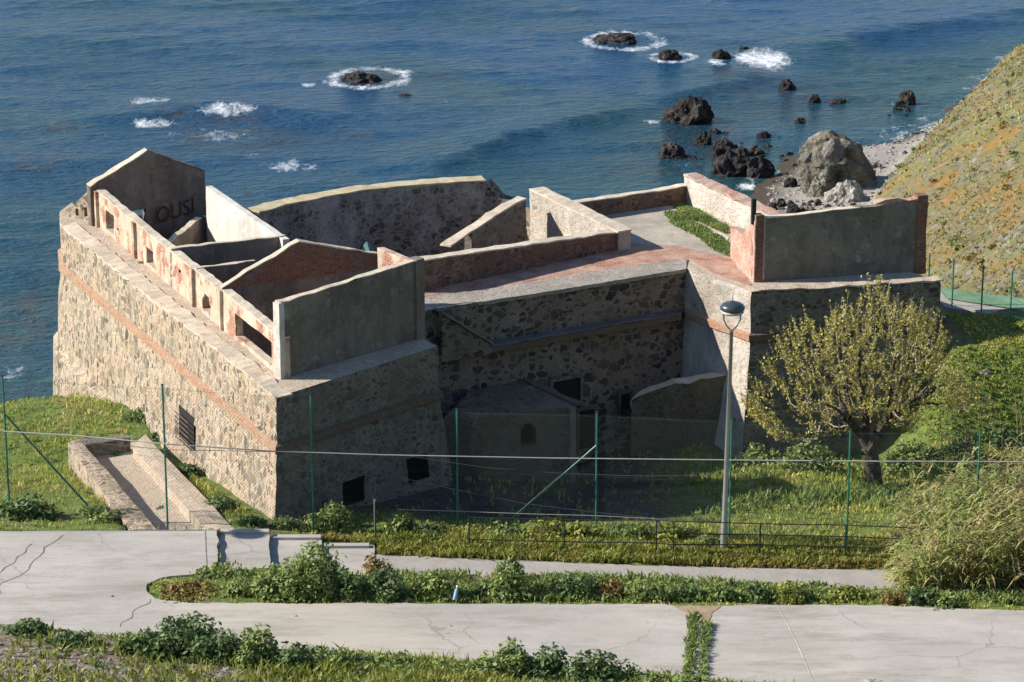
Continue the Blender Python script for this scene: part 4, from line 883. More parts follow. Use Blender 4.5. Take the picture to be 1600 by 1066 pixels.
wall([A - d * .12 + nn * .04, A + d * .18 + nn * .04], T - .1, tz(1185, 336)[1], .4, M['brick'], 'brick_pier', enc, 1, .12, .1, .03)
# sunlit brick return on the left
A2_ = A - d * .14; B2_ = pz(1140, 403, T); L2 = (B2_ - A2_).length
zz1 = UV(B2_, A2_, 1180, 345)[1]; zz2 = UV(B2_, A2_, 1137, 348)[1]
wall([B2_, A2_], T - .1, [(0, zz2), (L2 * .5, zz2 + .1), (L2, zz1)], .4, M['brick_pink'], 'brick_return', enc, 1, .25, .2, .04, ragged=.08)
bm = bmesh.new(); pp = V(B2_, A2_, 1177, 348); add_box(bm, (pp.x, pp.y, UV(B2_, A2_, 1177, 330)[1]), (.16, .16, .95), .2); put('iron_post', bm, M['dark_metal'], enc)
# L: long thick pink-topped wall running back to the sea
A, B = pz(1068, 316, T), pz(1216, 384, T); L_ = (B - A).length; z1 = UV(A, B, 1066, 273)[1]; z2 = UV(A, B, 1205, 341)[1]
lw_ = thing('pink_topped_wall', 'thick patchy white wall with worn pink brick top beside the grass patch', 'wall', A)
wall([A, B], T - .1, [(0, z1), (L_ * .97, z2), (L_, z2)], .5, M['rub_white'], 'wall_body', lw_, 1, .3, .25, .04)
cap([Vector((A.x, A.y, z1)), Vector((B.x, B.y, z2))], .5, .08, M['brick_pink'], 'brick_coping', lw_, .04, .04)
# rubble heap at foot of that wall + lumps
def rock(name, c, r, seed, mat, sub=3, rough=.42, cone=False, parent=None):
    bm = bmesh.new(); bmesh.ops.create_icosphere(bm, subdivisions=sub, radius=1)
    s = Vector((seed * 3.1, seed * 1.7, seed * 5.3))
    for v in bm.verts:
        p = v.co.copy(); n = p.normalized(); a = noise.noise(n * .9 + s); b = noise.noise(n * 2.1 + s); c_ = noise.ridged_multi_fractal(n * 1.7 + s, 1, 2.1, 4, 1, 2) if sub > 3 else 0
        cel = noise.cell(n * 2.2 + s)
        k = 1 + rough * a + rough * .6 * b + ((.05 if cone else .2) * (c_ - 1)) + (.06 * (cel - .5)) + .10 * noise.noise(n * 6 + s)
        if cone:
            k *= 1 + .10 * max(0, .4 - abs(n.z)) - .10 * max(0, n.x) * max(0, n.z) + .22 * max(0, -n.z + .3) + .12 * noise.noise(n * 5 + s)
            hz2 = math.hypot(n.x, n.y) + 1e-6; rho = math.sqrt(max(0, 1 - abs(n.z) ** 2.6)); k = 1 + .24 * a + .2 * b + .16 * noise.noise(n * 4 + s) + .10 * (c_ - 1) + .14 * (cel - .5)
            v.co = Vector((n.x / hz2 * rho * k - .16 * n.z, n.y / hz2 * rho * k, n.z * (1 + .12 * noise.noise(n * 3 + s)))); n = v.co.copy(); k = 1
        v.co = Vector((n.x * r[0] * k, n.y * r[1] * k, max(n.z * k, -.35) * r[2]))
    for v in bm.verts: v.co += Vector(c)
    return put(name, bm, mat, parent)
M['rub_ditch'] = rubble('dark ditch masonry', (0.27, 0.235, 0.18), (0.2, 0.165, 0.115), [(0.07, 0.065, 0.055), (0.17, 0.13, 0.09), (0.11, 0.1, 0.08)], 4.0, .4, .8, (0.19, 0.17, 0.13), (0.44, 0.62))  # darker browns and greys for the ditch walls and lean-to roof
M['roofdark'] = stucco('dark roof', (0.10, 0.095, 0.085), (0.07, 0.07, 0.065), (0.14, 0.12, 0.1), None, .3, .8)
# ---------------------------------------------------------------- walls in the ditch in front of the curtain
zg = -2.4
gh = thing('lean_to_guardhouse', 'small shaded lean-to building with arched window in the ditch before the curtain', 'building', P(800, 735, zg))
A, B = pz(690, 752, -1.6), pz(900, 745, -1.9); L_ = (B - A).length
tp = [UV(A, B, 690, 658), UV(A, B, 760, 652), UV(A, B, 803, 648), UV(A, B, 860, 640), UV(A, B, 898, 636)]; tp[0] = (0, tp[0][1]); tp[-1] = (L_, tp[-1][1])
wall([A, B], -3.2, tp, .4, M['rub_ditch'], 'front_wall', gh, 1, .22, .3, .05, [('arch', UV(A, B, 813, 680)[0], UV(A, B, 837, 680)[0], UV(A, B, 825, 697)[1], UV(A, B, 825, 662)[1])])
bk = [Vector((*(A.lerp(B, u / L_).xy), z)) for u, z in tp]
cA, cB = offs(.4)[2], offs(.4)[3]
r0 = V(cA, cB, 735, 612); r1 = V(cA, cB, 817, 596)
bm = bmesh.new(); n_ = Vector((0, .25, 0)); rf = [bk[0], bk[1], bk[2], bk[3], bk[4], r1, r0]
vt_ = [bm.verts.new(p + Vector((0, 0, .02))) for p in rf]; vb_ = [bm.verts.new(p - Vector((0, 0, .15))) for p in rf]
for t_ in geometry.tessellate_polygon([rf]): bm.faces.new([vt_[i] for i in t_]); bm.faces.new([vb_[i] for i in t_][::-1])
for i in range(7): j = (i + 1) % 7; bm.faces.new((vt_[j], vt_[i], vb_[i], vb_[j]))
bmesh.ops.recalc_face_normals(bm, faces=bm.faces); put('lean_to_roof', bm, M['rub_ditch'], gh)
cap([bk[4], r1], .2, .1, M['cordon_dark'], 'roof_edge', gh, .03, .05, side=-1)
e_ = Vector((r1.x, r1.y, 0)); wall([B, e_], -3.2, [(0, tp[-1][1]), ((e_ - B).length, r1.z)], .3, M['st_mid'], 'end_wall', gh, 1, .4, .4, .02)
# near-black boxes stand in for the shade inside vault, door and window
cA4, cB4 = offs(.55)[2], offs(.55)[3]
decal_window(862, 905, 592, 640, cA4, cB4, 'vault_opening', 0, fm_='rub_grey'); decal_window(903, 926, 640, 700, offs(.85)[2], offs(.85)[3], 'doorway', 0, fm_='cordon_dark')
decal_window(968, 982, 615, 640, offs(.6)[2], offs(.6)[3], 'window', 0, fm_='cordon_dark')
dwl = thing('ditch_wall', 'shaded curved-top ditch wall with bright broken rim beside the lamp post', 'wall', P(1060, 700, zg))
A, B = pz(986, 712, -2.3), pz(1168, 700, -2.2); L_ = (B - A).length
tp = [UV(A, B, a, b) for a, b in ((986, 640), (989, 628), (1000, 619), (1036, 605), (1094, 593), (1138, 586), (1166, 572))]; tp[0] = (0, tp[0][1]); tp[-1] = (L_, tp[-1][1])
wall([A, B], -3.4, tp, .35, M['rub_ditch'], 'wall_body', dwl, 1, .25, .25, .03)
cap([Vector((*(A.lerp(B, u / L_).xy), z)) for u, z in tp], .35, .07, M['cap'], 'rim_stones', dwl, .04, .03)
# ---------------------------------------------------------------- stone trough at the left
tr = thing('stone_trough', 'open rectangular masonry basin with thick low walls on the grass left of the fort', 'basin', P(250, 790, -.3))
q = lambda a, b, z=-.15: P(a, b, z)
TL, TR_, BLq, BRq = P(108, 694, .05), P(232, 682, -.05), P(244, 826, .45), P(368, 826, .45)
def lowwall(a0, a1, b1, b0, zt, name, mat, capm):
    """low wall given by the four corners of its top"""
    bm = bmesh.new(); N = 14; rows = []
    for i in range(N + 1):
        t = i / N; a = a0.lerp(a1, t); b = b0.lerp(b1, t); rows.append([Vector((a.x, a.y, a.z - 1.0)), a, a.lerp(b, .5) + Vector((0, 0, .03)), b, Vector((b.x, b.y, b.z - 1.0))])
    vr = [[bm.verts.new(p) for p in r] for r in rows]
    for i in range(N):
        for j in range(4): bm.faces.new((vr[i][j], vr[i][j + 1], vr[i + 1][j + 1], vr[i + 1][j]))
    bm.faces.new(vr[0]); bm.faces.new(vr[-1][::-1]); bmesh.ops.recalc_face_normals(bm, faces=bm.faces); jitter(bm, .035, 2); return put(name, bm, mat, tr)
Z1, Z2 = -.35, .42
lowwall(P(106, 692, Z1), P(203, 828, Z2), P(247, 830, Z2), P(124, 686, Z1), 0, 'side_wall', M['rub_light'], 0)
lowwall(P(124, 686, Z1), P(196, 679, Z1), P(203, 684, Z1), P(132, 696, Z1), 0, 'end_wall', M['rub_grey'], 0)
lowwall(P(207, 697, Z1 - .1), P(322, 828, Z2 - .05), P(370, 830, Z2 - .05), P(227, 680, Z1 - .1), 0, 'side_wall', M['terrace'], 0)
slab('floor', [P(132, 700, -.95), P(215, 690, -.95), P(350, 832, -.1), P(222, 832, -.1)], M['terrace'], .3, None, tr, .02)
# ---------------------------------------------------------------- rocks
gi = [0]
def seaR(px, pyb, wpx, hpx, mat='rock_dark', z=SEA - .1, sub=4, name='rock', dep=.8, sd=None):
    gi[0] += 1; c = P(px, pyb, z); dp = c.y * cs + (CZ - z) * sn; w_ = wpx / F * dp / 2; h_ = hpx / F * dp / .95
    return rock(name, (c.x, c.y + w_ * dep * .4, z), (w_, w_ * dep, h_), sd or gi[0], M[mat], sub, .42 if sub < 5 else .24, sub == 5)
RK = [(568, 129, 56, 14, 'flat brown reef rock ringed by foam left of centre'), (965, 68, 64, 12, 'long flat reef rock in foam at the top centre'), (1046, 96, 38, 18, 'small dark rock in foam right of the long reef'), (1126, 96, 28, 16, 'dark rock at the left end of the big white breaker'), (1162, 80, 18, 7, 'dark rock just behind the big white breaker'),
      (1078, 194, 76, 36, 'large jagged dark sea stack standing alone in the water'), (1229, 140, 24, 15, 'dark rock below the big white breaker'), (1273, 160, 18, 10, 'small round rock right of the rock below the breaker'), (1418, 162, 24, 20, 'dark rock standing off the shingle beach'), (1250, 196, 20, 9, 'low rock just left of the giant boulder peak'),
      (1052, 247, 44, 20, 'low black rock left of the rock cluster'), (1098, 228, 26, 18, 'rounded dark rock under the sea stack'), (1130, 234, 30, 18, 'dark rock at the top of the shore cluster'), (1130, 252, 36, 22, 'pale topped rock in the shore cluster'), (1146, 276, 58, 34, 'biggest black rock of the shore cluster'), (1186, 278, 44, 26, 'black rock at the right end of the shore cluster'), (1192, 218, 22, 11, 'small rock in water above the shore cluster'), (1182, 243, 26, 12, 'small rock between shore cluster and brown beach'), (1160, 245, 22, 14, 'little dark rock in the middle of the shore cluster'),
      (1121, 212, 20, 9, 'small rock near the right foot of the sea stack'), (635, 152, 24, 4, 'barely awash reddish rock in open water'), (1310, 160, 26, 5, 'flat rock awash right of the small round rock')]
for i, (a, b, c_, d_, l) in enumerate(RK): tag(seaR(a, b, c_, d_), l, 'rock', 'dark rocks in the sea')
BR_ = [(1306, 300, 122, 88, 'rock_light', 'giant grey boulder on the brown beach', 5, 3), (1283, 308, 46, 28, 'rock_light', 'grey boulder at the foot of the giant boulder', 4, 5), (1322, 322, 62, 34, 'rock_white', 'pale boulder low against the grassy hill', 4, 6), (1240, 334, 30, 18, 'rock_dark', 'dark stone on the beach above the pink-topped wall', 3, 7), (1236, 290, 24, 16, 'rock_dark', 'small dark stone left of the giant boulder', 3, 9), (1345, 296, 46, 30, 'rock_light', 'rough boulder right of the giant boulder', 4, 12), (1262, 290, 26, 26, 'rock_dark', 'dark broken rock against the left base of the giant boulder', 3, 13), (1368, 272, 30, 20, 'rock_light', 'small boulder at the hill foot behind the giant one', 3, 14)]
for k in range(34):
    u_ = random.random(); px = random.choice((1080 + 110 * u_, 1100 + 160 * u_, 1180 + 100 * u_, 1380 + 40 * u_)); py = (205 + 60 * random.random()) if px < 1300 else 165 + 20 * random.random()
    w_ = random.uniform(7, 17); tag(seaR(px, py, w_, w_ * .5, 'rock_dark', SEA - .1, 3), 'one of many small black rocks awash around the shore cluster', 'rock', 'small rocks awash by the shore')
for k in range(22):
    px = random.uniform(1205, 1300); py = random.uniform(305, 335); w_ = random.uniform(8, 20); tag(seaR(px, py, w_, w_ * .6, random.choice(('rock_dark', 'rock_light')), -12.6, 3), 'one of the small loose rocks strewn around the giant boulder', 'rock', 'loose rocks around the giant boulder')
for a, b, c_, d_, m_, l, sb, sd in BR_:
    o = seaR(a, b, c_, d_, m_, -12.6, sb, 'boulder', .8, sd); tag(o, l, 'boulder', 'boulders on the beach')
# ---------------------------------------------------------------- street furniture
def hz(x, y): return float(H(np.array([x]), np.array([y]))[0])
def ground_at(px, py, z=0.0):
    for _ in range(25):
        p = P(px, py, z); z = .5 * z + .5 * hz(p.x, p.y)
    p = P(px, py, z); return p
def lamp(base, label, group=None):
    h = 7.22; l = thing('street_lamp', label, 'street lamp', base, group)
    bx = Vector(base)
    bm = bmesh.new(); add_tube(bm, [bx + Vector((0, 0, z)) for z in (-.3, 0, .9, .95, h)], [.1, .1, .1, .085, .055], 14); put('pole', bm, M['galv'], l, True)
    bm = bmesh.new(); add_tube(bm, [bx + Vector((0, 0, -.1)), bx + Vector((0, 0, .04))], .2, 12); put('base_plate', bm, M['dark_metal'], l)
    for s in (-1, 1):
        bm = bmesh.new(); add_tube(bm, [bx + Vector((x * s, 0, h + z)) for x, z in ((0, -.05), (.06, .06), (.17, .18), (.25, .36), (.27, .6))], .028, 8); put('arm', bm, M['galv'], l, True)
    prof = [(0, .98), (.12, .93), (.26, .90), (.35, .84), (.385, .77), (.37, .70), (.32, .65)]
    def lathe(pr, name, mat, par):
        bm = bmesh.new(); R_ = [[bm.verts.new((bx.x + r * math.cos(k * math.pi / 14), bx.y + r * math.sin(k * math.pi / 14), bx.z + h + z)) for k in range(28)] for r, z in pr if r > 0]
        for a, b in zip(R_, R_[1:]):
            for k in range(28): bm.faces.new((a[k], b[k], b[(k + 1) % 28], a[(k + 1) % 28]))
        bm.faces.new(R_[0]); bm.faces.new(R_[-1][::-1]); bmesh.ops.recalc_face_normals(bm, faces=bm.faces); return put(name, bm, mat, par, True)
    hd = lathe([(.02, .98)] + prof[1:], 'lamp_head', M['lamp_head'], l)
    lathe([(.34, .655), (.36, .62), (.30, .56), (.12, .53), (.02, .525)], 'diffuser', M['lamp_glass'], hd)
    bm = bmesh.new(); add_tube(bm, [bx + Vector((0, 0, h + .95)), bx + Vector((0, 0, h + 1.25))], [.014, .006], 6); put('finial', bm, M['dark_metal'], hd)
    return l
lb = P(1130, 862, -.1)
lamp(lb, 'slim galvanised street lamp with blue grey disc head beside the lower path', 'street lamps').rotation_euler = (0, .014, 0)
p2_ = P(405, 858, .34); lamp((p2_.x - 8.2 * 1.65, p2_.y + 8.2 * .15, .45), 'slim street lamp standing out of view beyond the left end of the road', 'street lamps')
M['mesh'] = plain('weathered mesh wire', (0.05, 0.07, 0.06), 0.5)
# ---- green chain-link fence
fen = thing('chain_link_fence', 'tall green chain-link fence along the verge between fort and path', 'fence', P(717, 828, 0))
bases = [(-225, 790, .35, 592), (15, 795, .3, 588), (262, 823, .25, 602), (490, 831, .0, 618), (715, 832, -.05, 640), (931, 840, -.1, 645), (1139, 850, -.12, 655), (1322, 866, -.15, 672), (1522, 872, -.1, 672), (1730, 880, -.1, 690)]
PB = []
for px, py, z, yt in bases:
    b = P(px, py, z)
    d_ = ray(px, yt); t_ = b.y / d_.y; PB.append((b, CZ + d_.z * t_ - b.z))
def post(b, h, r=.033):
    bm = bmesh.new(); add_tube(bm, [b + Vector((0, 0, -.5)), b + Vector((0, 0, h))], r, 8); o = put('post', bm, M['green_metal'], fen)
    bm = bmesh.new(); add_tube(bm, [b + Vector((0, 0, h)), b + Vector((0, 0, h + .03))], r * 1.25, 8); put('cap', bm, M['dark_metal'], o)
for b, h in PB: post(b, h)
def brace(a, b): bm = bmesh.new(); add_tube(bm, [a, b], .036, 6); put('brace', bm, M['green_metal'], fen)
b0 = PB[1][0] + Vector((0, 0, PB[1][1] * .72)); d_ = ray(160, 815); brace(b0, d_ * (PB[1][0].y / d_.y) + Vector((0, 0, CZ)))
b0 = PB[5][0] + Vector((0, 0, PB[5][1] * .74)); d_ = ray(773, 833); brace(b0, d_ * (PB[4][0].y / d_.y) + Vector((0, .0, CZ)))
def ribbon_x(segs, r):
    v = []
    for a, b in segs:
        d = (b - a).normalized(); n1 = Vector((d.z, 0, -d.x)) * r; n2 = Vector((0, 1, 0)) * r
        tri = [n1, n1 * -.5 + n2 * .87, n1 * -.5 - n2 * .87]
        for k in range(3): v += [a + tri[k], a + tri[(k + 1) % 3], b + tri[(k + 1) % 3], b + tri[k]]
    return np.array([tuple(q) for q in v])
for i in range(len(PB) - 1):
    (a, ha), (b, hb) = PB[i], PB[i + 1]; L = (b - a).length; Hh = min(ha, hb) - .06; segs = []; dd_ = .12
    n_ = int((L + Hh) / dd_)
    def pt(u, v): c = a.lerp(b, u / L); return Vector((c.x, c.y, c.z + (v / Hh) * (ha + (hb - ha) * u / L - .06)))
    for k in range(n_):
        s0 = k * dd_
        u0, v0 = (0, s0) if s0 < Hh else (s0 - Hh, Hh); u1, v1 = (s0, 0) if s0 < L else (L, s0 - L)
        segs.append((pt(u0, v0), pt(u1, v1)))
        segs.append((pt(L - u0, v0), pt(L - u1, v1)))
    me = npmesh('mesh_panel', ribbon_x(segs, .0025), 4); put('mesh_panel', me, M['mesh'], fen)
    for f_ in (.985, .5):
        bm = bmesh.new(); add_tube(bm, [pt(0, Hh * f_), pt(L, Hh * f_)], .0035, 4); put('tension_wire', bm, M['green_metal'], fen)
# ---- black tube rail by the path
rl = thing('pipe_railing', 'low dark pipe railing along the back edge of the lower path', 'railing', P(1052, 870, -.1))
rp = [(587, 852, 785), (733, 862, 808), (881, 866, 812), (1025, 869, 812), (1052, 872, 814), (1187, 870, 818), (1320, 874, 820), (1460, 880, 826), (1640, 885, 838)]
RP = []
for px, py, yt in rp:
    b = P(px, py, -.1); d_ = ray(px, yt); RP.append((b, CZ + d_.z * (b.y / d_.y)))
for (b, zt_) in RP:
    bm = bmesh.new(); add_tube(bm, [b + Vector((0, 0, -.2)), Vector((b.x, b.y, zt_))], .024, 7); put('post', bm, M['dark_metal'], rl)
def rail(f, rng_, r=.02):
    bm = bmesh.new(); pts = []
    for b, zt_ in [RP[i] for i in rng_]: pts.append(Vector((b.x, b.y, b.z + (zt_ - b.z) * f)))
    add_tube(bm, pts, r, 6); put('rail', bm, M['dark_metal'], rl)
rail(.99, range(1, 8)); rail(.66, range(4, 9)); rail(.36, range(1, 8))
bm = bmesh.new(); a = RP[3]; add_tube(bm, [Vector((a[0].x, a[0].y, a[1])), RP[4][0] + Vector((.25, .1, .1))], .018, 6); put('brace', bm, M['dark_metal'], rl)
# ---- cables
def cablep(name, pts, r, mat, label, y=None):
    q = []
    for px, py in pts: d_ = ray(px, py); yy = y(px) if callable(y) else y; q.append(d_ * (yy / d_.y) + Vector((0, 0, CZ)))
    qq = []
    for i in range(len(q) - 1): qq += [q[i].lerp(q[i + 1], j / 3) for j in range(3)]
    qq.append(q[-1]); o = tube(name, qq, r, mat); tag(o, label, 'cable')
yf = lambda px: float(np.interp(px, [b[0] for b in bases], [b[0].y for b in PB])) - .12
cablep('overhead_cable', [(-160, 666), (5, 674), (120, 681), (262, 694), (420, 705), (600, 711), (860, 716), (1140, 719), (1370, 721), (1700, 722)], .022, M['cable'], 'thick pale grey cable running across the whole fence', yf)
cablep('overhead_cable', [(120, 690), (262, 703), (430, 706), (640, 713), (760, 731), (880, 740), (1000, 744), (1140, 743), (1300, 730), (1400, 722)], .010, M['cable_dark'], 'thin dark cable sagging just below the thick pale cable', yf)
cablep('fence_wire', [(455, 700), (520, 722), (610, 743), (715, 766), (820, 787), (931, 801), (1050, 812), (1140, 815)], .010, M['cable_dark'], 'thin wire sloping down the fence mesh from the fort corner to the lamp', yf)
cablep('fence_wire', [(620, 796), (715, 799), (820, 803), (931, 806), (1030, 811)], .012, M['cable'], 'thin pale wire running low along the fence above the weeds', yf)
# far fence on the green path
fpath = [P(a, b, c) for a, b, c in ((1462, 466, 2.45), (1478, 480, 2.45), (1540, 490, 2.4), (1600, 501, 2.35), (1750, 520, 2.35), (1750, 478, 2.5), (1600, 468, 2.5), (1540, 461, 2.5), (1475, 452, 2.5), (1462, 450, 2.5))]
slab('upper_path', fpath, M['path'], .5, jit=.05)
slab('green_band', [P(a, b, 2.5) for a, b in ((1466, 452), (1480, 466), (1540, 475), (1600, 485), (1750, 500), (1750, 476), (1600, 466), (1540, 459), (1475, 450))], M['greenpaint'], .01, jit=.05)
ff = thing('far_fence', 'far green wire fence posts beside the green painted path', 'fence', P(1533, 485, 2.4))
fp = []
for px, py, yt in ((1451, 440, 396), (1487, 482, 404), (1533, 490, 414), (1578, 501, 422), (1628, 514, 432)):
    b = P(px, py, 2.35); d_ = ray(px, yt); zt_ = CZ + d_.z * (b.y / d_.y); fp.append((b, zt_))
    bm = bmesh.new(); add_tube(bm, [b - Vector((0, 0, .3)), Vector((b.x, b.y, zt_))], .03, 6); put('post', bm, M['green_metal'], ff)
for f_ in (.95, .5, .1):
    bm = bmesh.new(); add_tube(bm, [Vector((b.x, b.y, b.z + (z - b.z) * f_)) for b, z in fp], .006, 4); put('wire', bm, M['green_metal'], ff)
bm = bmesh.new(); b = ground_at(1523, 722, -.5); add_tube(bm, [b - Vector((0, 0, .2)), b + Vector((0, 0, 1.1))], .035, 6); tag(put('metal_post', bm, M['green_metal']), 'short green metal post standing among the tall dry canes', 'post')
# small stub posts along the fort side
for px, py, h_, l in ((313, 735, .95, 'thin grey stake against the sunlit fort wall'), (586, 836, 1.2, 'thin pale stake in the weeds below the shaded bastion')):
    b = ground_at(px, py, 0); bm = bmesh.new(); add_tube(bm, [b - Vector((0, 0, .2)), b + Vector((0, 0, h_))], .03, 6); tag(put('stake', bm, M['galv']), l, 'stake')
# ---------------------------------------------------------------- vegetation
FORT = [(p.x, p.y) for p in offs(.9)]
def okpt(x, y):
    m = ~inpoly(x, y, [(p.x, p.y) for p in road_w]) & ~inpoly(x, y, [(p.x, p.y) for p in path_w]) & ~inpoly(x, y, FORT) & ~inpoly(x, y, [(p.x, p.y) for p in steps_w]) & ~inpoly(x, y, [(p.x, p.y) for p in fpath])
    return m & ~inpoly(x, y, [P(104, 692, -.5).xy, P(200, 832, .3).xy, P(372, 832, .3).xy, P(228, 678, -.5).xy])
def blades(x, y, z, h, w, lean, nb=3):
    """nb bent blades per point, one kite quad each"""
    n = len(x); x = np.repeat(x, nb); y = np.repeat(y, nb); z = np.repeat(z, nb); h = np.repeat(h, nb) * rng.uniform(.5, 1.15, n * nb); N = n * nb
    x = x + rng.normal(0, .05, N); y = y + rng.normal(0, .05, N)
    a = rng.uniform(0, 6.283, N); l = rng.uniform(0, lean, N) * h; b = rng.uniform(0, 6.283, N); ww = w * rng.uniform(.5, 1.3, N)
    tx = x + np.cos(a) * l; ty = y + np.sin(a) * l; mx = x + np.cos(a) * l * .35; my = y + np.sin(a) * l * .35
    v = np.stack([np.stack([x, y, z - .03], 1), np.stack([mx + np.cos(b) * ww, my + np.sin(b) * ww, z + h * .55], 1), np.stack([tx, ty, z + h], 1), np.stack([mx - np.cos(b) * ww, my - np.sin(b) * ww, z + h * .5], 1)], 1)
    return v.reshape(-1, 3)
def scatter(name, n, x0, x1, y0, y1, dens, hf, w, mat, lean=.8, nb=4):
    x = rng.uniform(x0, x1, n); y = rng.uniform(y0, y1, n); k = okpt(x, y) & (rng.uniform(0, 1, n) < dens(x, y)); x = x[k]; y = y[k]
    z = H(x, y); me = npmesh(name, blades(x, y, z, hf(x, y), w, lean, nb), 4); o = put(name, me, mat); return tag(o, kind='stuff')
def vis(x, y, m=1.5):
    dp = y * cs + CZ * sn; return (np.abs(x) < dp * 800 / F + m)
lush = lambda x, y: np.clip(.55 + 1.3 * fbm(x, y, .22, 4, 61), 0, 1)
slope_f = lambda x, y: (y < 76.6 + .04 * (x + 17))
rubz = lambda x, y: np.clip((x + 6.5) / 3 + .8 * fbm(x, y, .6, 3, 91), .07, 1)
scatter('grass', 46000, -22, 23, 70, 104, lambda x, y: vis(x, y) * lush(x, y) * np.where(slope_f(x, y), rubz(x, y), 1) * np.where((x > -6) & (x < 6.5) & (y > 88), .12, 1), lambda x, y: np.where((y > 77.5) & (y < 84), .11, .08 + .15 * lush(x, y)), .022, M['grass'])
scatter('dry_grass', 11000, -22, 23, 70, 104, lambda x, y: vis(x, y) * (1 - lush(x, y)) * np.where(slope_f(x, y), rubz(x, y), 1), lambda x, y: .12 + 0 * x, .016, M['grass_dry'])
court = lambda x, y: ((x > 6) & (y > 86) & (y < 96.8) & (x < 16.5)) * np.clip(.5 + 1.8 * fbm(x, y, .3, 3, 5), 0, 1)
scatter('tall_grass', 16000, 5, 23, 86, 103, lambda x, y: vis(x, y) * court(x, y), lambda x, y: .22 + .3 * court(x, y), .035, M['leaf_mid'], 1.0, 4)
hillm = lambda x, y: ((x - np.interp(y, FLy, FLx)) > 1.5) & (y > 101)
scatter('bank_grass', 5200, 15, 21.5, 94.5, 102, lambda x, y: .9 + 0 * x, lambda x, y: .09 + .05 * fbm(x, y, 1, 2, 3), .025, M['grass'], 1.3, 6)
scatter('hill_grass', 60000, 8, 62, 101, 232, lambda x, y: vis(x, y) * hillm(x, y) * np.clip(-.05 + 2 * fbm(x, y, .09, 4, 15), 0.02, 1), lambda x, y: .22 + 0 * x, .05, M['grass'], 1.0, 3)
scatter('hill_dry_grass', 60000, 8, 62, 101, 232, lambda x, y: vis(x, y) * hillm(x, y) * np.clip(.3 - 2 * fbm(x, y, .09, 4, 15), 0.05, .8), lambda x, y: .18 + 0 * x, .05, M['grass_dry'], 1.2, 3)
def leafcloud(c, r, n, size, flat=0.0, sub=9, asp=.55, up=.0):
    """n leaf quads spread over overlapping lumps inside an ellipsoid"""
    c = np.array(c); r = np.array(r)
    d = rng.normal(size=(sub, 3)); d /= np.linalg.norm(d, axis=1)[:, None]; d[:, 2] = np.abs(d[:, 2]) * .9; cc = d * rng.uniform(.25, .72, (sub, 1)); cr = rng.uniform(.28, .5, sub)
    i = rng.integers(0, sub, n); q = rng.normal(size=(n, 3)); q /= np.linalg.norm(q, axis=1)[:, None]; q *= rng.uniform(.5, 1.12, (n, 1)) ** .7
    p = cc[i] + q * cr[i][:, None]; p[:, 2] = np.maximum(p[:, 2], rng.uniform(0, .15, n)); p = c + p * r
    nn = q * .6 + rng.normal(size=(n, 3)) * .6 + np.array((0, 0, .5 + up)); nn /= np.linalg.norm(nn, axis=1)[:, None]
    t = np.cross(nn, rng.normal(size=(n, 3))); t /= np.linalg.norm(t, axis=1)[:, None]; b = np.cross(nn, t); s = size * rng.uniform(.5, 1.35, (n, 1))
    return np.stack([p - t * s, p + b * s * asp - t * s * .1, p + t * s, p - b * s * asp - t * s * .1], 1).reshape(-1, 3)
def bush(px, pyb, wpx, hpx, mat, label, name='bush', size=.075, cat='bush', group=None, z0=0.3, dens=1.0, deep=.75, stalks=0, flowers=0):
    b = ground_at(px, pyb, z0); dp = b.y * cs + (CZ - b.z) * sn; rx = wpx / F * dp / 2; hz_ = hpx / F * dp
    h = max(.2, hz_ * .9); n = int(dens * 420 * (rx * 2) * (h + .25)); h *= 1.12; rx *= 1.12; n = int(n * 1.8); v = leafcloud((b.x, b.y + rx * deep * .5, b.z - .02), (rx, rx * deep, h), max(150, n), size, sub=14)
    root = thing(name, label, cat, b, group)
    put('foliage', npmesh('foliage', v, 4), M[mat], root)
    bm = bmesh.new()
    for k in range(5):
        a = random.uniform(0, 6.28); add_tube(bm, [b + Vector((0, rx * deep * .5, -.05)), b + Vector((math.cos(a) * rx * .5, rx * deep * .5 + math.sin(a) * rx * .4, h * .6))], [.014, .006], 4)
    put('stems', bm, M['wood'], root)
    if stalks:
        vv = []
        bm = bmesh.new()
        for k in range(stalks):
            x = b.x + random.uniform(-.2, .2); y = b.y + rx * deep * .5; hh = h * random.uniform(1.2, 1.75); add_tube(bm, [Vector((x, y, b.z)), Vector((x + random.uniform(-.1, .1), y, b.z + hh))], [.012, .005], 4)
            for q in range(40): t_ = random.uniform(.4, 1); vv.append(leafcloud((x, y, b.z + hh * t_), (.07, .07, .05), 2, .05, sub=1))
        put('stalk', bm, M['leaf_mid'], root); put('stalk_leaves', npmesh('sl', np.concatenate(vv), 4), M['leaf_yel'], root)
    if flowers: put('flowers', npmesh('fl', leafcloud((b.x, b.y + rx * deep * .4, b.z + .06), (rx, rx * deep, h), flowers, .03, sub=12, asp=1, up=1.5), 4), M['flower'], root)
    return root
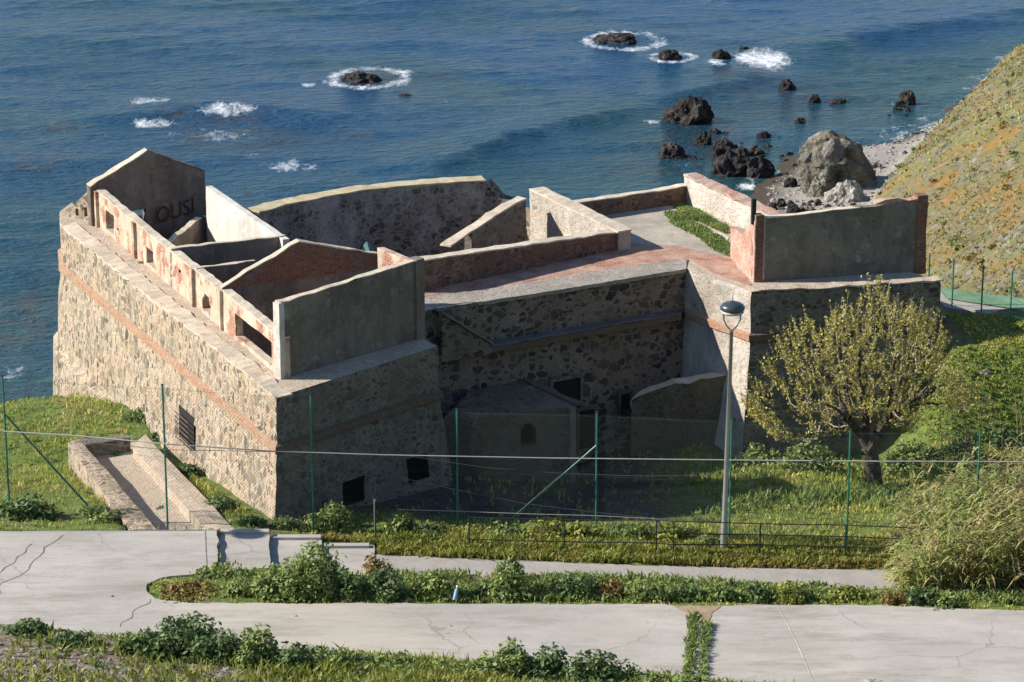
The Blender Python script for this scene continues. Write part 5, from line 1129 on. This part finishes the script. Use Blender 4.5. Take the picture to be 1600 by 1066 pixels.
W = [(482, 938, 150, 86, 'leaf_mid', 'biggest leafy green bush on the planting strip below the steps', 1.5, 0), (425, 935, 60, 60, 'leaf_mid', 'bright leafy plant at the left edge of the biggest strip bush', 1.3, 0), (540, 940, 60, 55, 'leaf_dark', 'dark low bush against the right of the biggest strip bush', 1.2, 0), (600, 938, 76, 68, 'leaf_dark', 'dark bush second in the strip with brownish tips', 1.1, 0), (592, 900, 50, 40, 'leaf_ochre', 'small reddish brown weed at the end of the steps', .8, 0),
     (682, 938, 80, 50, 'leaf_mid', 'round bush on the strip left of the blue bottle', 1.0, 0), (750, 935, 50, 34, 'leaf_dark', 'low dry bush on the strip right of the blue bottle', .7, 0), (805, 938, 100, 66, 'leaf_mid', 'bush with one tall flowering stalk in the middle of the strip', 1.2, 3), (897, 938, 82, 52, 'leaf_dark', 'dark bush right of the tall stalked bush', 1.1, 0), (960, 936, 60, 36, 'leaf_ochre', 'small bush with orange tinted leaves on the strip', .9, 0),
     (1010, 940, 90, 42, 'leaf_mid', 'wide bush on the strip left of the grassy road groove', 1.0, 0), (1078, 940, 60, 34, 'leaf_dark', 'low dark bush right above the grassy road groove', 1.0, 0), (1130, 939, 60, 32, 'leaf_mid', 'low bush on the strip behind the lamp shadow', .9, 0), (1185, 942, 70, 32, 'leaf_dark', 'low dark bush on the strip right of the lamp', .9, 0), (1245, 944, 84, 38, 'leaf_yel', 'yellow green bush on the strip above the pale road joint', 1.0, 0), (1330, 942, 90, 26, 'leaf_yel', 'flat yellow green weed patch on the strip', .8, 0), (1400, 946, 60, 24, 'leaf_ochre', 'flat brownish weed patch on the strip', .7, 0), (1438, 948, 70, 40, 'leaf_dark', 'dark bush on the strip at the left foot of the reeds', 1.1, 0), (1480, 952, 60, 26, 'leaf_mid', 'small weed at the front corner of the reeds', .8, 0),
     (290, 936, 120, 20, 'leaf_ochre', 'flat ochre ground plant at the rounded left tip of the strip', 1.0, 0), (370, 934, 90, 24, 'leaf_mid', 'flat green ground plant between ochre tip and big bush', .8, 0), (340, 905, 110, 12, 'leaf_mid', 'thin weed fringe at the back of the strip tip', .8, 0)]
for a, b, c_, d_, m_, l, dn, stk in W: bush(a, b, c_, d_, m_, l, group='plants on the strip between road and path', dens=dn, stalks=stk)
VB = [(512, 830, 96, 46, 'leaf_mid', 'yellow flowered green bush at the foot of the shaded bastion behind the fence', 1.2, 8), (440, 826, 60, 22, 'leaf_mid', 'low plant at the sunlit fort corner', 1, 0), (390, 824, 60, 20, 'leaf_dark', 'low plant between trough and fort corner', 1, 0), (620, 838, 70, 42, 'leaf_mid', 'bush behind the railing start under the fence', 1.1, 0), (672, 842, 60, 28, 'leaf_dark', 'small dark bush by the second railing post', 1, 0), (735, 842, 60, 28, 'leaf_yel', 'pale weed behind the foot of the green brace', .8, 0), (790, 844, 80, 34, 'leaf_mid', 'bush just right of the foot of the green brace', .9, 0), (850, 846, 70, 38, 'leaf_yel', 'yellow green weed left of the braced fence post', .9, 6), (910, 848, 80, 40, 'leaf_yel', 'yellow green weed at the braced fence post', .9, 8), (985, 850, 80, 34, 'leaf_mid', 'weed right of the braced fence post', .9, 4), (1060, 852, 90, 32, 'leaf_yel', 'weed behind the double railing post', .8, 0), (1110, 858, 50, 24, 'leaf_mid', 'small weed left of the lamp foot', .8, 0)]
for a, b, c_, d_, m_, l, dn, fl_ in VB: bush(a, b, c_, d_, m_, l, group='weeds along the fence foot', dens=dn, z0=0, flowers=fl_)
# railing bank: rough low growth between rail and path
scatter('bank_weeds', 9000, -5, 12, 82.6, 86, lambda x, y: np.where((y > 82.8) & (y < 85.5), .9, 0) + 0 * x, lambda x, y: .25 + .15 * fbm(x, y, 1, 2, 3), .03, M['leaf_yel'], 1.1, 4)
scatter('bank_brown_weeds', 5000, -6, 12, 82.6, 85, lambda x, y: .8 + 0 * x, lambda x, y: .16 + 0 * x, .03, M['leaf_ochre'], 1.2, 4)
FB = [(42, 996, 80, 30, 'leaf_dark', 'grey green weed at the far left above the rubble', .8), (112, 1012, 80, 24, 'leaf_dark', 'low weed among pale stones at the left rubble edge', .7), (205, 1022, 90, 40, 'leaf_mid', 'leafy plant where rubble and grass meet at the road edge', .9), (272, 1034, 150, 72, 'leaf_dark', 'tall dark bush at the near road edge on the left', 1.2), (345, 1040, 80, 66, 'leaf_dark', 'dark plant right of the tall near bush', 1.1), (402, 1046, 80, 80, 'leaf_mid', 'upright yellowish topped plant at the near road edge', 1.0), (470, 1050, 90, 46, 'leaf_dark', 'low dark bush right of the upright plant', 1), (545, 1052, 100, 34, 'leaf_mid', 'spiky low plant at the near road edge', .9), (620, 1056, 90, 28, 'leaf_mid', 'low plant in the gap between near bushes', .8), (720, 1064, 90, 36, 'leaf_mid', 'near plant left of the round foreground bush', .9), (790, 1066, 90, 66, 'leaf_mid', 'tallest leafy plant in the bottom centre', 1.0), (850, 1072, 110, 64, 'leaf_dark', 'dark round bush in the bottom centre', 1.1), (930, 1078, 110, 66, 'leaf_dark', 'dark bush right of the bottom centre', 1.1), (1010, 1084, 90, 34, 'leaf_mid', 'low plant near the foot of the road groove', .9), (1090, 1092, 90, 32, 'leaf_mid', 'grass tuft at the near end of the road groove', .9), (1180, 1104, 80, 40, 'leaf_mid', 'plant tips rising at the bottom right of the groove', .7)]
for a, b, c_, d_, m_, l, dn in FB: bush(a, b, c_ * 1.1, d_ * .98, m_, l, group='plants along the near road edge', dens=dn, z0=.6, size=.085)
scatter('strip_weeds', 14000, -12.5, 16, 78.6, 82.2, lambda x, y: np.clip(.45 + 1.6 * fbm(x, y, .8, 3, 71), .05, 1) * (x > -7.5), lambda x, y: .2 + .14 * fbm(x, y, .9, 2, 6), .032, M['leaf_mid'], 1.1, 4)
# near slope: extra low cover, rubble
scatter('slope_cover', 26000, -14, 9, 69, 77, lambda x, y: slope_f(x, y) * rubz(x, y) * .9, lambda x, y: .30 + .2 * fbm(x, y, .7, 3, 8), .034, M['leaf_yel'], 1.1, 4)
scatter('slope_dark_cover', 9000, -15, 9, 69, 77, lambda x, y: slope_f(x, y) * rubz(x, y) * np.clip(.4 + 2 * fbm(x, y, .5, 3, 28), 0, 1), lambda x, y: .26 + 0 * x, .035, M['leaf_dark'], 1.1, 4)
scatter('groove_grass', 900, 4.2, 5.6, 72, 78.2, lambda x, y: 0 * x, lambda x, y: .2 + 0 * x, .03, M['leaf_mid'])
# grass in the road groove
gx, gy = [], []
for pts, n_ in (([(1084, 960), (1079, 1010), (1073, 1075)], 260), ([(1106, 975), (1102, 1010), (1098, 1075)], 170)):
    for k in range(n_):
        t_ = random.random() * 1.999; i = int(t_); f_ = t_ - i; px = pts[i][0] + (pts[i + 1][0] - pts[i][0]) * f_; py = pts[i][1] + (pts[i + 1][1] - pts[i][1]) * f_; p = P(px + random.gauss(0, 3), py, ZR); gx.append(p.x); gy.append(p.y)
gx = np.array(gx); gy = np.array(gy); tag(put('groove_weeds', npmesh('gw', blades(gx, gy, np.full(len(gx), ZR), np.full(len(gx), .15), .025, 1.2, 5), 4), M['leaf_mid']), kind='stuff')
def stones(name, n, fn, smin, smax, mat):
    ico = bmesh.new(); bmesh.ops.create_icosphere(ico, subdivisions=1, radius=1); iv = np.array([v.co[:] for v in ico.verts]); fi = np.array([[v.index for v in f.verts] for f in ico.faces]); ico.free()
    V_ = []
    for k in range(n):
        p = fn()
        if p is None: continue
        s = smin + (smax - smin) * random.random() ** 3; q = iv * (1 + rng.normal(0, .16, (len(iv), 1))) * np.array((s, s * random.uniform(.6, 1), s * random.uniform(.4, .8))); a = random.uniform(0, 6.28)
        R_ = np.array(((math.cos(a), -math.sin(a), 0), (math.sin(a), math.cos(a), 0), (0, 0, 1))); V_.append((q @ R_.T + np.array(p))[fi].reshape(-1, 3))
    return tag(put(name, npmesh(name, np.concatenate(V_), 3), mat), kind='stuff')
def rb_():
    x = random.uniform(-16, -2) if random.random() < .8 else random.uniform(-4, 6); y = random.uniform(69.5, 77)
    return (x, y, hz(x, y)) if y < 76.4 + .04 * (x + 17) and (x < -6.5 or random.random() < .3) else None
stones('rubble', 2300, rb_, .02, .11, M['rock_white'])
stones('brown_rubble', 900, rb_, .02, .10, M['dirtfloor'])
def bch():
    y = random.uniform(160, 205); wx = float(np.interp(y, WLy, WLx)); x = random.uniform(wx + .5, float(np.interp(y, FLy, FLx)) + 1.5); return (x, y, hz(x, y))
stones('beach_stones', 1500, bch, .04, .24, M['rock_white']); stones('dark_beach_stones', 450, bch, .04, .28, M['rock_dark'])
def hl():
    y = random.uniform(102, 230); fx = float(np.interp(y, FLy, FLx)); x = fx + random.uniform(1, 30); return (x, y, hz(x, y)) if N2(x, y, .06, 3) > -.12 and abs(x) < (y + 12) * .19 else None
stones('hill_stones', 5200, hl, .04, .26, M['rock_light'])
# low shrubs over the hillside: nobody could count them
vv = []; v2 = []
for k in range(420):
    y = random.uniform(103, 230); fx = float(np.interp(y, FLy, FLx)); x = fx + random.uniform(1.2, 30)
    if abs(x) > (y + 12) * .19: continue
    r = random.uniform(.2, .75); (vv if N2(x, y, .07, 9) > .12 else v2).append(leafcloud((x, y, hz(x, y) - .05), (r, r, r * .55), int(90 * r + 20), .11, sub=5))
tag(put('hill_scrub', npmesh('hs', np.concatenate(vv), 4), M['leaf_mid']), kind='stuff'); tag(put('hill_ochre_scrub', npmesh('ho', np.concatenate(v2), 4), M['leaf_ochre']), kind='stuff')
# bushes in the hollow behind the tree
HB = [(1190, 735, 80, 46, 'leaf_mid', 'leafy clump in the shade right of the lamp post', 1), (1260, 740, 110, 46, 'leaf_mid', 'sunlit green clump left of the tree trunk', 1), (1440, 735, 140, 50, 'leaf_mid', 'broad sunlit green clump right of the tree trunk', 1), (1505, 722, 80, 34, 'leaf_dark', 'green clump behind the dry canes', 1), (1575, 700, 110, 44, 'leaf_dark', 'dark green clump above the reeds at the right edge', 1), (1600, 600, 90, 24, 'leaf_mid', 'bright green growth on the bank under the upper path', 1), (1530, 585, 90, 18, 'leaf_mid', 'green growth on the bank left of the bright patch', 1), (1500, 525, 80, 20, 'leaf_mid', 'green growth just below the upper path beside the fort corner', 1), (1570, 535, 80, 18, 'leaf_ochre', 'brownish growth on the bank under the far fence', 1), (225, 660, 60, 24, 'leaf_mid', 'dark green clump against the sunlit fort wall', 1), (250, 690, 50, 24, 'leaf_dark', 'small dark clump beside the top of the trough', 1), (345, 800, 60, 26, 'leaf_dark', 'dark weed in the gap between trough and fort wall', 1), (300, 745, 50, 22, 'leaf_dark', 'weed halfway down the gap between trough and fort wall', 1), (40, 812, 120, 34, 'leaf_dark', 'dark bushes along the road edge at the far left', 1), (150, 815, 90, 22, 'leaf_mid', 'bright weeds at the road edge left of the trough', 1)]
for a, b, c_, d_, m_, l, dn in HB: bush(a, b, c_, d_, m_, l, group='green clumps around the fort', dens=dn * .8, z0=-1, size=.09)
TB = [(208, 765, 30, 12, -.7, 'small grass clump in the middle of the trough floor'), (250, 800, 26, 8, -.4, 'tiny grass clump at the lower end of the trough floor'), (180, 712, 30, 12, -.9, 'grass clump in the upper corner of the trough')]
for a, b, c_, d_, z_, l in TB:
    p = P(a, b, z_ - .0); v = leafcloud((p.x, p.y, p.z), (.34, .3, .18), 160, .06, sub=6); tag(put('grass_clump', npmesh('gc', v, 4), M['leaf_dark']), l, 'plant', 'grass clumps in the trough')
# grass patches on the gun platform
def patch(px, label):
    poly = [P(a, b, T) for a, b in px]; xs_ = [p.x for p in poly]; ys_ = [p.y for p in poly]; x = rng.uniform(min(xs_), max(xs_), 5000); y = rng.uniform(min(ys_), max(ys_), 5000); k = inpoly(x, y, [(p.x, p.y) for p in poly]); x = x[k]; y = y[k]
    v = blades(x, y, np.full(len(x), T), .14 + .12 * np.clip(fbm(x, y, 1.2, 3, 4), -.5, 1), .03, 1.0, 4); return tag(put('platform_grass', npmesh('pg', v, 4), M['leaf_mid']), kind='stuff')
patch([(1040, 334), (1062, 333), (1100, 358), (1136, 378), (1141, 402), (1118, 392), (1090, 370), (1052, 352)], ''); patch([(1052, 322), (1072, 320), (1110, 343), (1136, 356), (1136, 366), (1105, 352), (1068, 335)], '')
over('stone_edge', [(1046, 331), (1054, 328), (1100, 352), (1138, 370), (1138, 378), (1098, 358)], M['cap'], .02, .1)
# ---------------------------------------------------------------- the tree
tb = ground_at(1366, 768, -1.5); dpt = tb.y * cs + (CZ - tb.z) * sn; pm = F / dpt
tree = thing('fig_tree', 'broad spreading tree with olive spring leaves and forked trunk before the right bastion', 'tree', tb)
def tp_(px, py, dy=0.0): y = tb.y + dy; d_ = ray(px, py); t_ = y / d_.y; return Vector((d_.x * t_, y, CZ + d_.z * t_))
nodes = [tb.copy()]; par = [-1]
def addn(p, q): nodes.append(p); par.append(q); return len(nodes) - 1
def chain(start, pts):
    i = start
    for p in pts:
        a = nodes[i]; m_ = max(1, int((p - a).length / .35)); a = a.copy()
        for k in range(1, m_ + 1): q = a.lerp(p, k / m_); q = q + Vector([random.gauss(0, .03) for _ in range(3)]); i = addn(q, i)
    return i
t1 = chain(0, [tp_(1364, 735), tp_(1358, 705)])
f1 = chain(t1, [tp_(1345, 680, .1), tp_(1325, 655, -.2)]); f2 = chain(t1, [tp_(1372, 680, -.1), tp_(1385, 655, .2)]); f3 = chain(t1, [tp_(1352, 665, .2), tp_(1350, 630, .3)])
limbs = [(f1, [(1290, 630, -.8), (1240, 618, -1.2)]), (f1, [(1300, 600, .6), (1270, 560, 1.0), (1255, 520, 1.2)]), (f1, [(1295, 645, 1.2), (1230, 640, 2.0)]), (f3, [(1340, 580, .6), (1345, 530, .4), (1355, 490, .3)]), (f3, [(1320, 590, -1.2), (1310, 550, -1.8)]), (f2, [(1430, 620, -.8), (1475, 600, -1.3)]), (f2, [(1410, 590, .5), (1430, 545, 1.0), (1440, 510, 1.2)]), (f2, [(1425, 635, 1.4), (1480, 630, 2.0)]), (f2, [(1390, 600, -1.6), (1400, 560, -2.2)]), (f3, [(1365, 600, 1.8), (1370, 550, 2.6)])]
for st_, pp in limbs: chain(st_, [tp_(*q) for q in pp])
base_n = len(nodes)
att = []
outline = [(1162, 640), (1180, 590), (1205, 560), (1228, 520), (1262, 505), (1290, 520), (1310, 480), (1345, 462), (1372, 448), (1395, 470), (1420, 478), (1447, 490), (1470, 515), (1495, 560), (1520, 610), (1515, 640), (1480, 665), (1420, 678), (1390, 668), (1350, 660), (1320, 672), (1290, 690), (1250, 690), (1210, 690), (1180, 665)]
opx = [(a, -b) for a, b in outline]
while len(att) < 860:
    px = random.uniform(1160, 1525); py = random.uniform(445, 695)
    if not bool(inpoly(np.array([px]), np.array([-py]), opx)[0]): continue
    rr = ((px - 1345) / 185) ** 2 + ((py - 600) / 150) ** 2; dmax = 3.9 * math.sqrt(max(.04, 1 - rr)); dy = random.uniform(-dmax, dmax)
    p = tp_(px, py, dy * .9)
    if N2(p.x * 1 + p.z * .7, p.y, .9, 5) < -.12: continue
    att.append(p)
c0 = tp_(1352, 640, .1); att.sort(key=lambda p: (p - c0).length)
NA = [np.array([n_[:] for n_ in nodes])]
arr = np.array([n_[:] for n_ in nodes]); 
for p in att:
    pa = np.array(p[:]); dd_ = np.linalg.norm(arr - pa, axis=1) + .55 * np.maximum(0, arr[:, 2] - pa[2] + .1) ; rc_ = np.linalg.norm(arr - np.array(c0[:]), axis=1); dd_ = dd_ + np.maximum(0, rc_ - np.linalg.norm(pa - np.array(c0[:]))) * .6
    i = int(np.argmin(dd_)); a = nodes[i].copy(); L = (p - a).length; m_ = max(2, int(L / .3)); s0 = len(nodes)
    for k in range(1, m_ + 1):
        t_ = k / m_; q = a.lerp(p, t_) + Vector((0, 0, -.10 * L * math.sin(t_ * math.pi))) + Vector([random.gauss(0, .025) for _ in range(3)]); i = addn(q, i)
    arr = np.concatenate([arr, np.array([n_[:] for n_ in nodes[s0:]])])
cnt = [0] * len(nodes); ch = [0] * len(nodes)
for i in range(len(nodes) - 1, 0, -1):
    if cnt[i] == 0: cnt[i] = 1
    cnt[par[i]] += cnt[i]
rad = [.0075 * (c ** .52) for c in cnt]; rad = [min(r, .46) for r in [(q * 1.8 if i < base_n else q * .8) for i, q in enumerate(rad)]]
def seg_mesh(idx, sides):
    V_ = []
    for i in idx:
        a, b = nodes[par[i]], nodes[i]; ra_, rb2 = (rad[par[i]] if par[i] > 0 and rad[par[i]] < rad[i] * 1.6 else rad[i] * 1.15), rad[i]; d_ = (b - a)
        if d_.length < 1e-4: continue
        d_.normalize(); u = d_.cross(Vector((.1, .3, .95))).normalized(); w_ = d_.cross(u)
        for k in range(sides):
            t0, t1_ = 2 * math.pi * k / sides, 2 * math.pi * (k + 1) / sides; e0 = u * math.cos(t0) + w_ * math.sin(t0); e1_ = u * math.cos(t1_) + w_ * math.sin(t1_)
            V_ += [a + e0 * ra_, a + e1_ * ra_, b + e1_ * rb2, b + e0 * rb2]
    return np.array([tuple(q) for q in V_])
put('trunk', npmesh('trunk', seg_mesh([i for i in range(1, base_n)], 9), 4), M['bark'], tree)
put('twigs', npmesh('twigs', seg_mesh([i for i in range(base_n, len(nodes))], 3), 4), M['twig'], tree)
L_ = []
tips = arr[base_n:]; 
par_ = np.array([arr[par[i]] for i in range(base_n, len(nodes))]); dr = tips - par_; dr /= (np.linalg.norm(dr, axis=1)[:, None] + 1e-6)
thin = np.array([rad[i] < .02 for i in range(base_n, len(nodes))]); tips = tips[thin]; dr = dr[thin]; par2 = par_[thin]
K = 5; tt = np.repeat(tips, K, 0); pp2 = np.repeat(par2, K, 0); f_ = rng.uniform(0, 1, (len(tt), 1)); c = tt * f_ + pp2 * (1 - f_) + rng.normal(0, .045, tt.shape)
# upright shoots at the end of the twigs
E = np.array([p[:] for p in att]); ne = len(E); sh_l = rng.uniform(.25, .75, ne); dirn = np.stack([rng.normal(0, .25, ne), rng.normal(0, .25, ne), np.ones(ne)], 1) + (E - np.array(c0[:])) * .18; dirn /= np.linalg.norm(dirn, axis=1)[:, None]; E2 = E + dirn * sh_l[:, None]
sv = []
for a, b in zip(E, E2):
    a = Vector(a); b = Vector(b); d_ = (b - a).normalized(); u = d_.cross(Vector((0, 1, .1))).normalized() * .006; w_ = d_.cross(u)
    tri = [u, u * -.5 + w_ * .87, u * -.5 - w_ * .87]
    for k in range(3): sv += [a + tri[k], a + tri[(k + 1) % 3], b + tri[(k + 1) % 3] * .5, b + tri[k] * .5]
put('shoots', npmesh('shoots', np.array([tuple(q) for q in sv]), 4), M['twig'], tree)
K = 11; ee = np.repeat(E, K, 0); e2 = np.repeat(E2, K, 0); f_ = rng.uniform(0, 1, (len(ee), 1)); c2 = ee * (1 - f_) + e2 * f_ + rng.normal(0, .03, ee.shape)
c = np.concatenate([c, c2]); n_ = len(c); nn = rng.normal(size=(n_, 3)) + np.array((-.3, 0, .5)); nn /= np.linalg.norm(nn, axis=1)[:, None]; t = np.cross(nn, rng.normal(size=(n_, 3))); t /= np.linalg.norm(t, axis=1)[:, None]; b = np.cross(nn, t); s = .053 * rng.uniform(.6, 1.4, (n_, 1))
put('crown', npmesh('crown', np.stack([c - t * s, c + b * s * .5, c + t * s, c - b * s * .5], 1).reshape(-1, 3), 4), M['leaf_tree'], tree)
# ---------------------------------------------------------------- reeds
def reeds(n, box, hr, dry):
    V_ = []
    for k in range(n):
        px, py = random.uniform(box[0], box[1]), random.uniform(box[2], box[3]); edge = min(1, (px - 1395) / 90)
        p = P(px, py, 0); p.z = hz(p.x, p.y); h = random.uniform(*hr) * (.35 + .65 * edge) * (.75 + .6 * abs(N2(p.x * 1.4, p.y * 1.4, 1, 7)) * 2); ln = Vector((random.gauss(0, .16), random.gauss(0, .16), 1)).normalized()
        for q in range(13):
            t_ = random.uniform(.12, 1) ; c_ = p + ln * h * t_; a = random.uniform(0, 6.28); L = random.uniform(.4, .95); d_ = Vector((math.cos(a), math.sin(a), random.uniform(.3, 1.4))).normalized(); w_ = Vector((-math.sin(a), math.cos(a), 0)) * random.uniform(.022, .04)
            drop = random.uniform(.3, .9); P_ = [c_ + d_ * (L * s_) - Vector((0, 0, drop * L * s_ * s_)) for s_ in (0, .33, .66, 1)]
            for s_ in range(3): f0, f1_ = (1, .9, .6, .05)[s_], (1, .9, .6, .05)[s_ + 1]; V_ += [P_[s_] - w_ * f0, P_[s_] + w_ * f0, P_[s_ + 1] + w_ * f1_, P_[s_ + 1] - w_ * f1_]
        w_ = Vector((.011, 0, 0)); w2 = Vector((0, .011, 0))
        V_ += [p - w_, p + w_, p + ln * h + w_ * .4, p + ln * h - w_ * .4, p - w2, p + w2, p + ln * h + w2 * .4, p + ln * h - w2 * .4]
    return np.array([tuple(q) for q in V_])
rt_ = thing('reed_thicket', 'dense grey green reed thicket spilling over the railing at the right edge', 'reeds', P(1530, 900, 0))
o = put('green_reeds', npmesh('r', reeds(620, (1405, 1680, 800, 945), (1.3, 2.7), 0), 4), M['reed'], rt_); tag(o, kind='stuff')
o = put('dry_reeds', npmesh('r', reeds(230, (1405, 1680, 800, 945), (1.2, 2.7), 1), 4), M['reed_dry'], rt_); tag(o, kind='stuff')
for px, py, yt, r, l in ((1510, 722, 620, .03, 'tall tan dry cane leaning left above the reeds'), (1516, 724, 665, .055, 'thick broken tan cane right beside the tall one'), (1482, 722, 652, .012, 'thin grey cane left of the thick broken one'), (1566, 715, 645, .018, 'upright dry cane right of the green post'), (1555, 716, 668, .012, 'short thin cane between green post and upright cane'), (1590, 690, 618, .02, 'tall cane leaning left at the right edge'), (1597, 700, 640, .018, 'slightly shorter cane at the very right edge'), (1492, 722, 680, .010, 'shortest thin cane in the cane row')):
    b = ground_at(px, py, -.5); d_ = ray(px - 4, yt); tp2 = d_ * (b.y / d_.y) + Vector((0, 0, CZ)); bm = bmesh.new(); add_tube(bm, [b, b.lerp(tp2, .5) + Vector((.03, 0, 0)), tp2], [r, r * .9, r * .5], 6); tag(put('dry_cane', bm, M['wood'] if r > .015 else M['twig']), l, 'cane', 'dry canes above the reeds')
# ---------------------------------------------------------------- small litter
def bottle(px, py):
    p = P(px, py, ZR + .06); t_ = thing('plastic_bottle', 'crumpled clear blue plastic bottle lying at the front of the planting strip', 'bottle', p)
    bm = bmesh.new(); dr_ = Vector((.1, .25, .4)).normalized(); add_tube(bm, [p, p + dr_ * .05, p + dr_ * .28, p + dr_ * .36, p + dr_ * .4], [.05, .06, .06, .03, .025], 10); put('body', bm, M['bluep'], t_)
    bm = bmesh.new(); add_tube(bm, [p + dr_ * .4, p + dr_ * .44], .036, 8); put('cap', bm, M['whitep'], t_)
bottle(710, 938)
for px, py, r, l, m_ in ((1365, 1070, .42, 'big white stone half cut off at the bottom right edge', 'rock_white'), (516, 1062, .2, 'white crumpled stone at the bottom edge left of centre', 'rock_white'), (872, 1063, .09, 'small pinkish stone in the bottom centre plants', 'rock_white'), (1462, 954, .12, 'white lump at the front corner of the reeds', 'rock_white'), (80, 1000, .2, 'pale flat stone beside the weeds at the far left', 'rock_white'), (176, 932, .07, 'little dark stone lying on the road', 'rock_dark'), (463, 963, .05, 'tiny dark pebble on the road below the big bush', 'rock_dark'), (1540, 582, .3, 'brown stone lying in the bright green bank', 'dirtfloor'), (1555, 1, 0, '', '')):
    if not r: continue
    p = ground_at(px, py, .5) if not (940 < py < 970 or py == 932) else P(px, py, ZR); tag(rock('stone', (p.x, p.y, p.z), (r, r * .7, r * .5), int(px), M[m_], 3), l, 'stone')
bt_ = P(573, 388, T - .6); bm = bmesh.new(); vs2 = [bm.verts.new(bt_ + Vector(q)) for q in ((-.25, 0, -.6), (.25, 0, -.7), (.15, .1, .12), (.0, .1, .25), (-.15, .25, .05))]; bm.faces.new(vs2); bmesh.ops.solidify(bm, geom=bm.faces[:], thickness=.04); tag(put('plastic_sheet', bm, M['teal']), 'teal plastic sheet lying in the courtyard behind the brick gable', 'sheet')
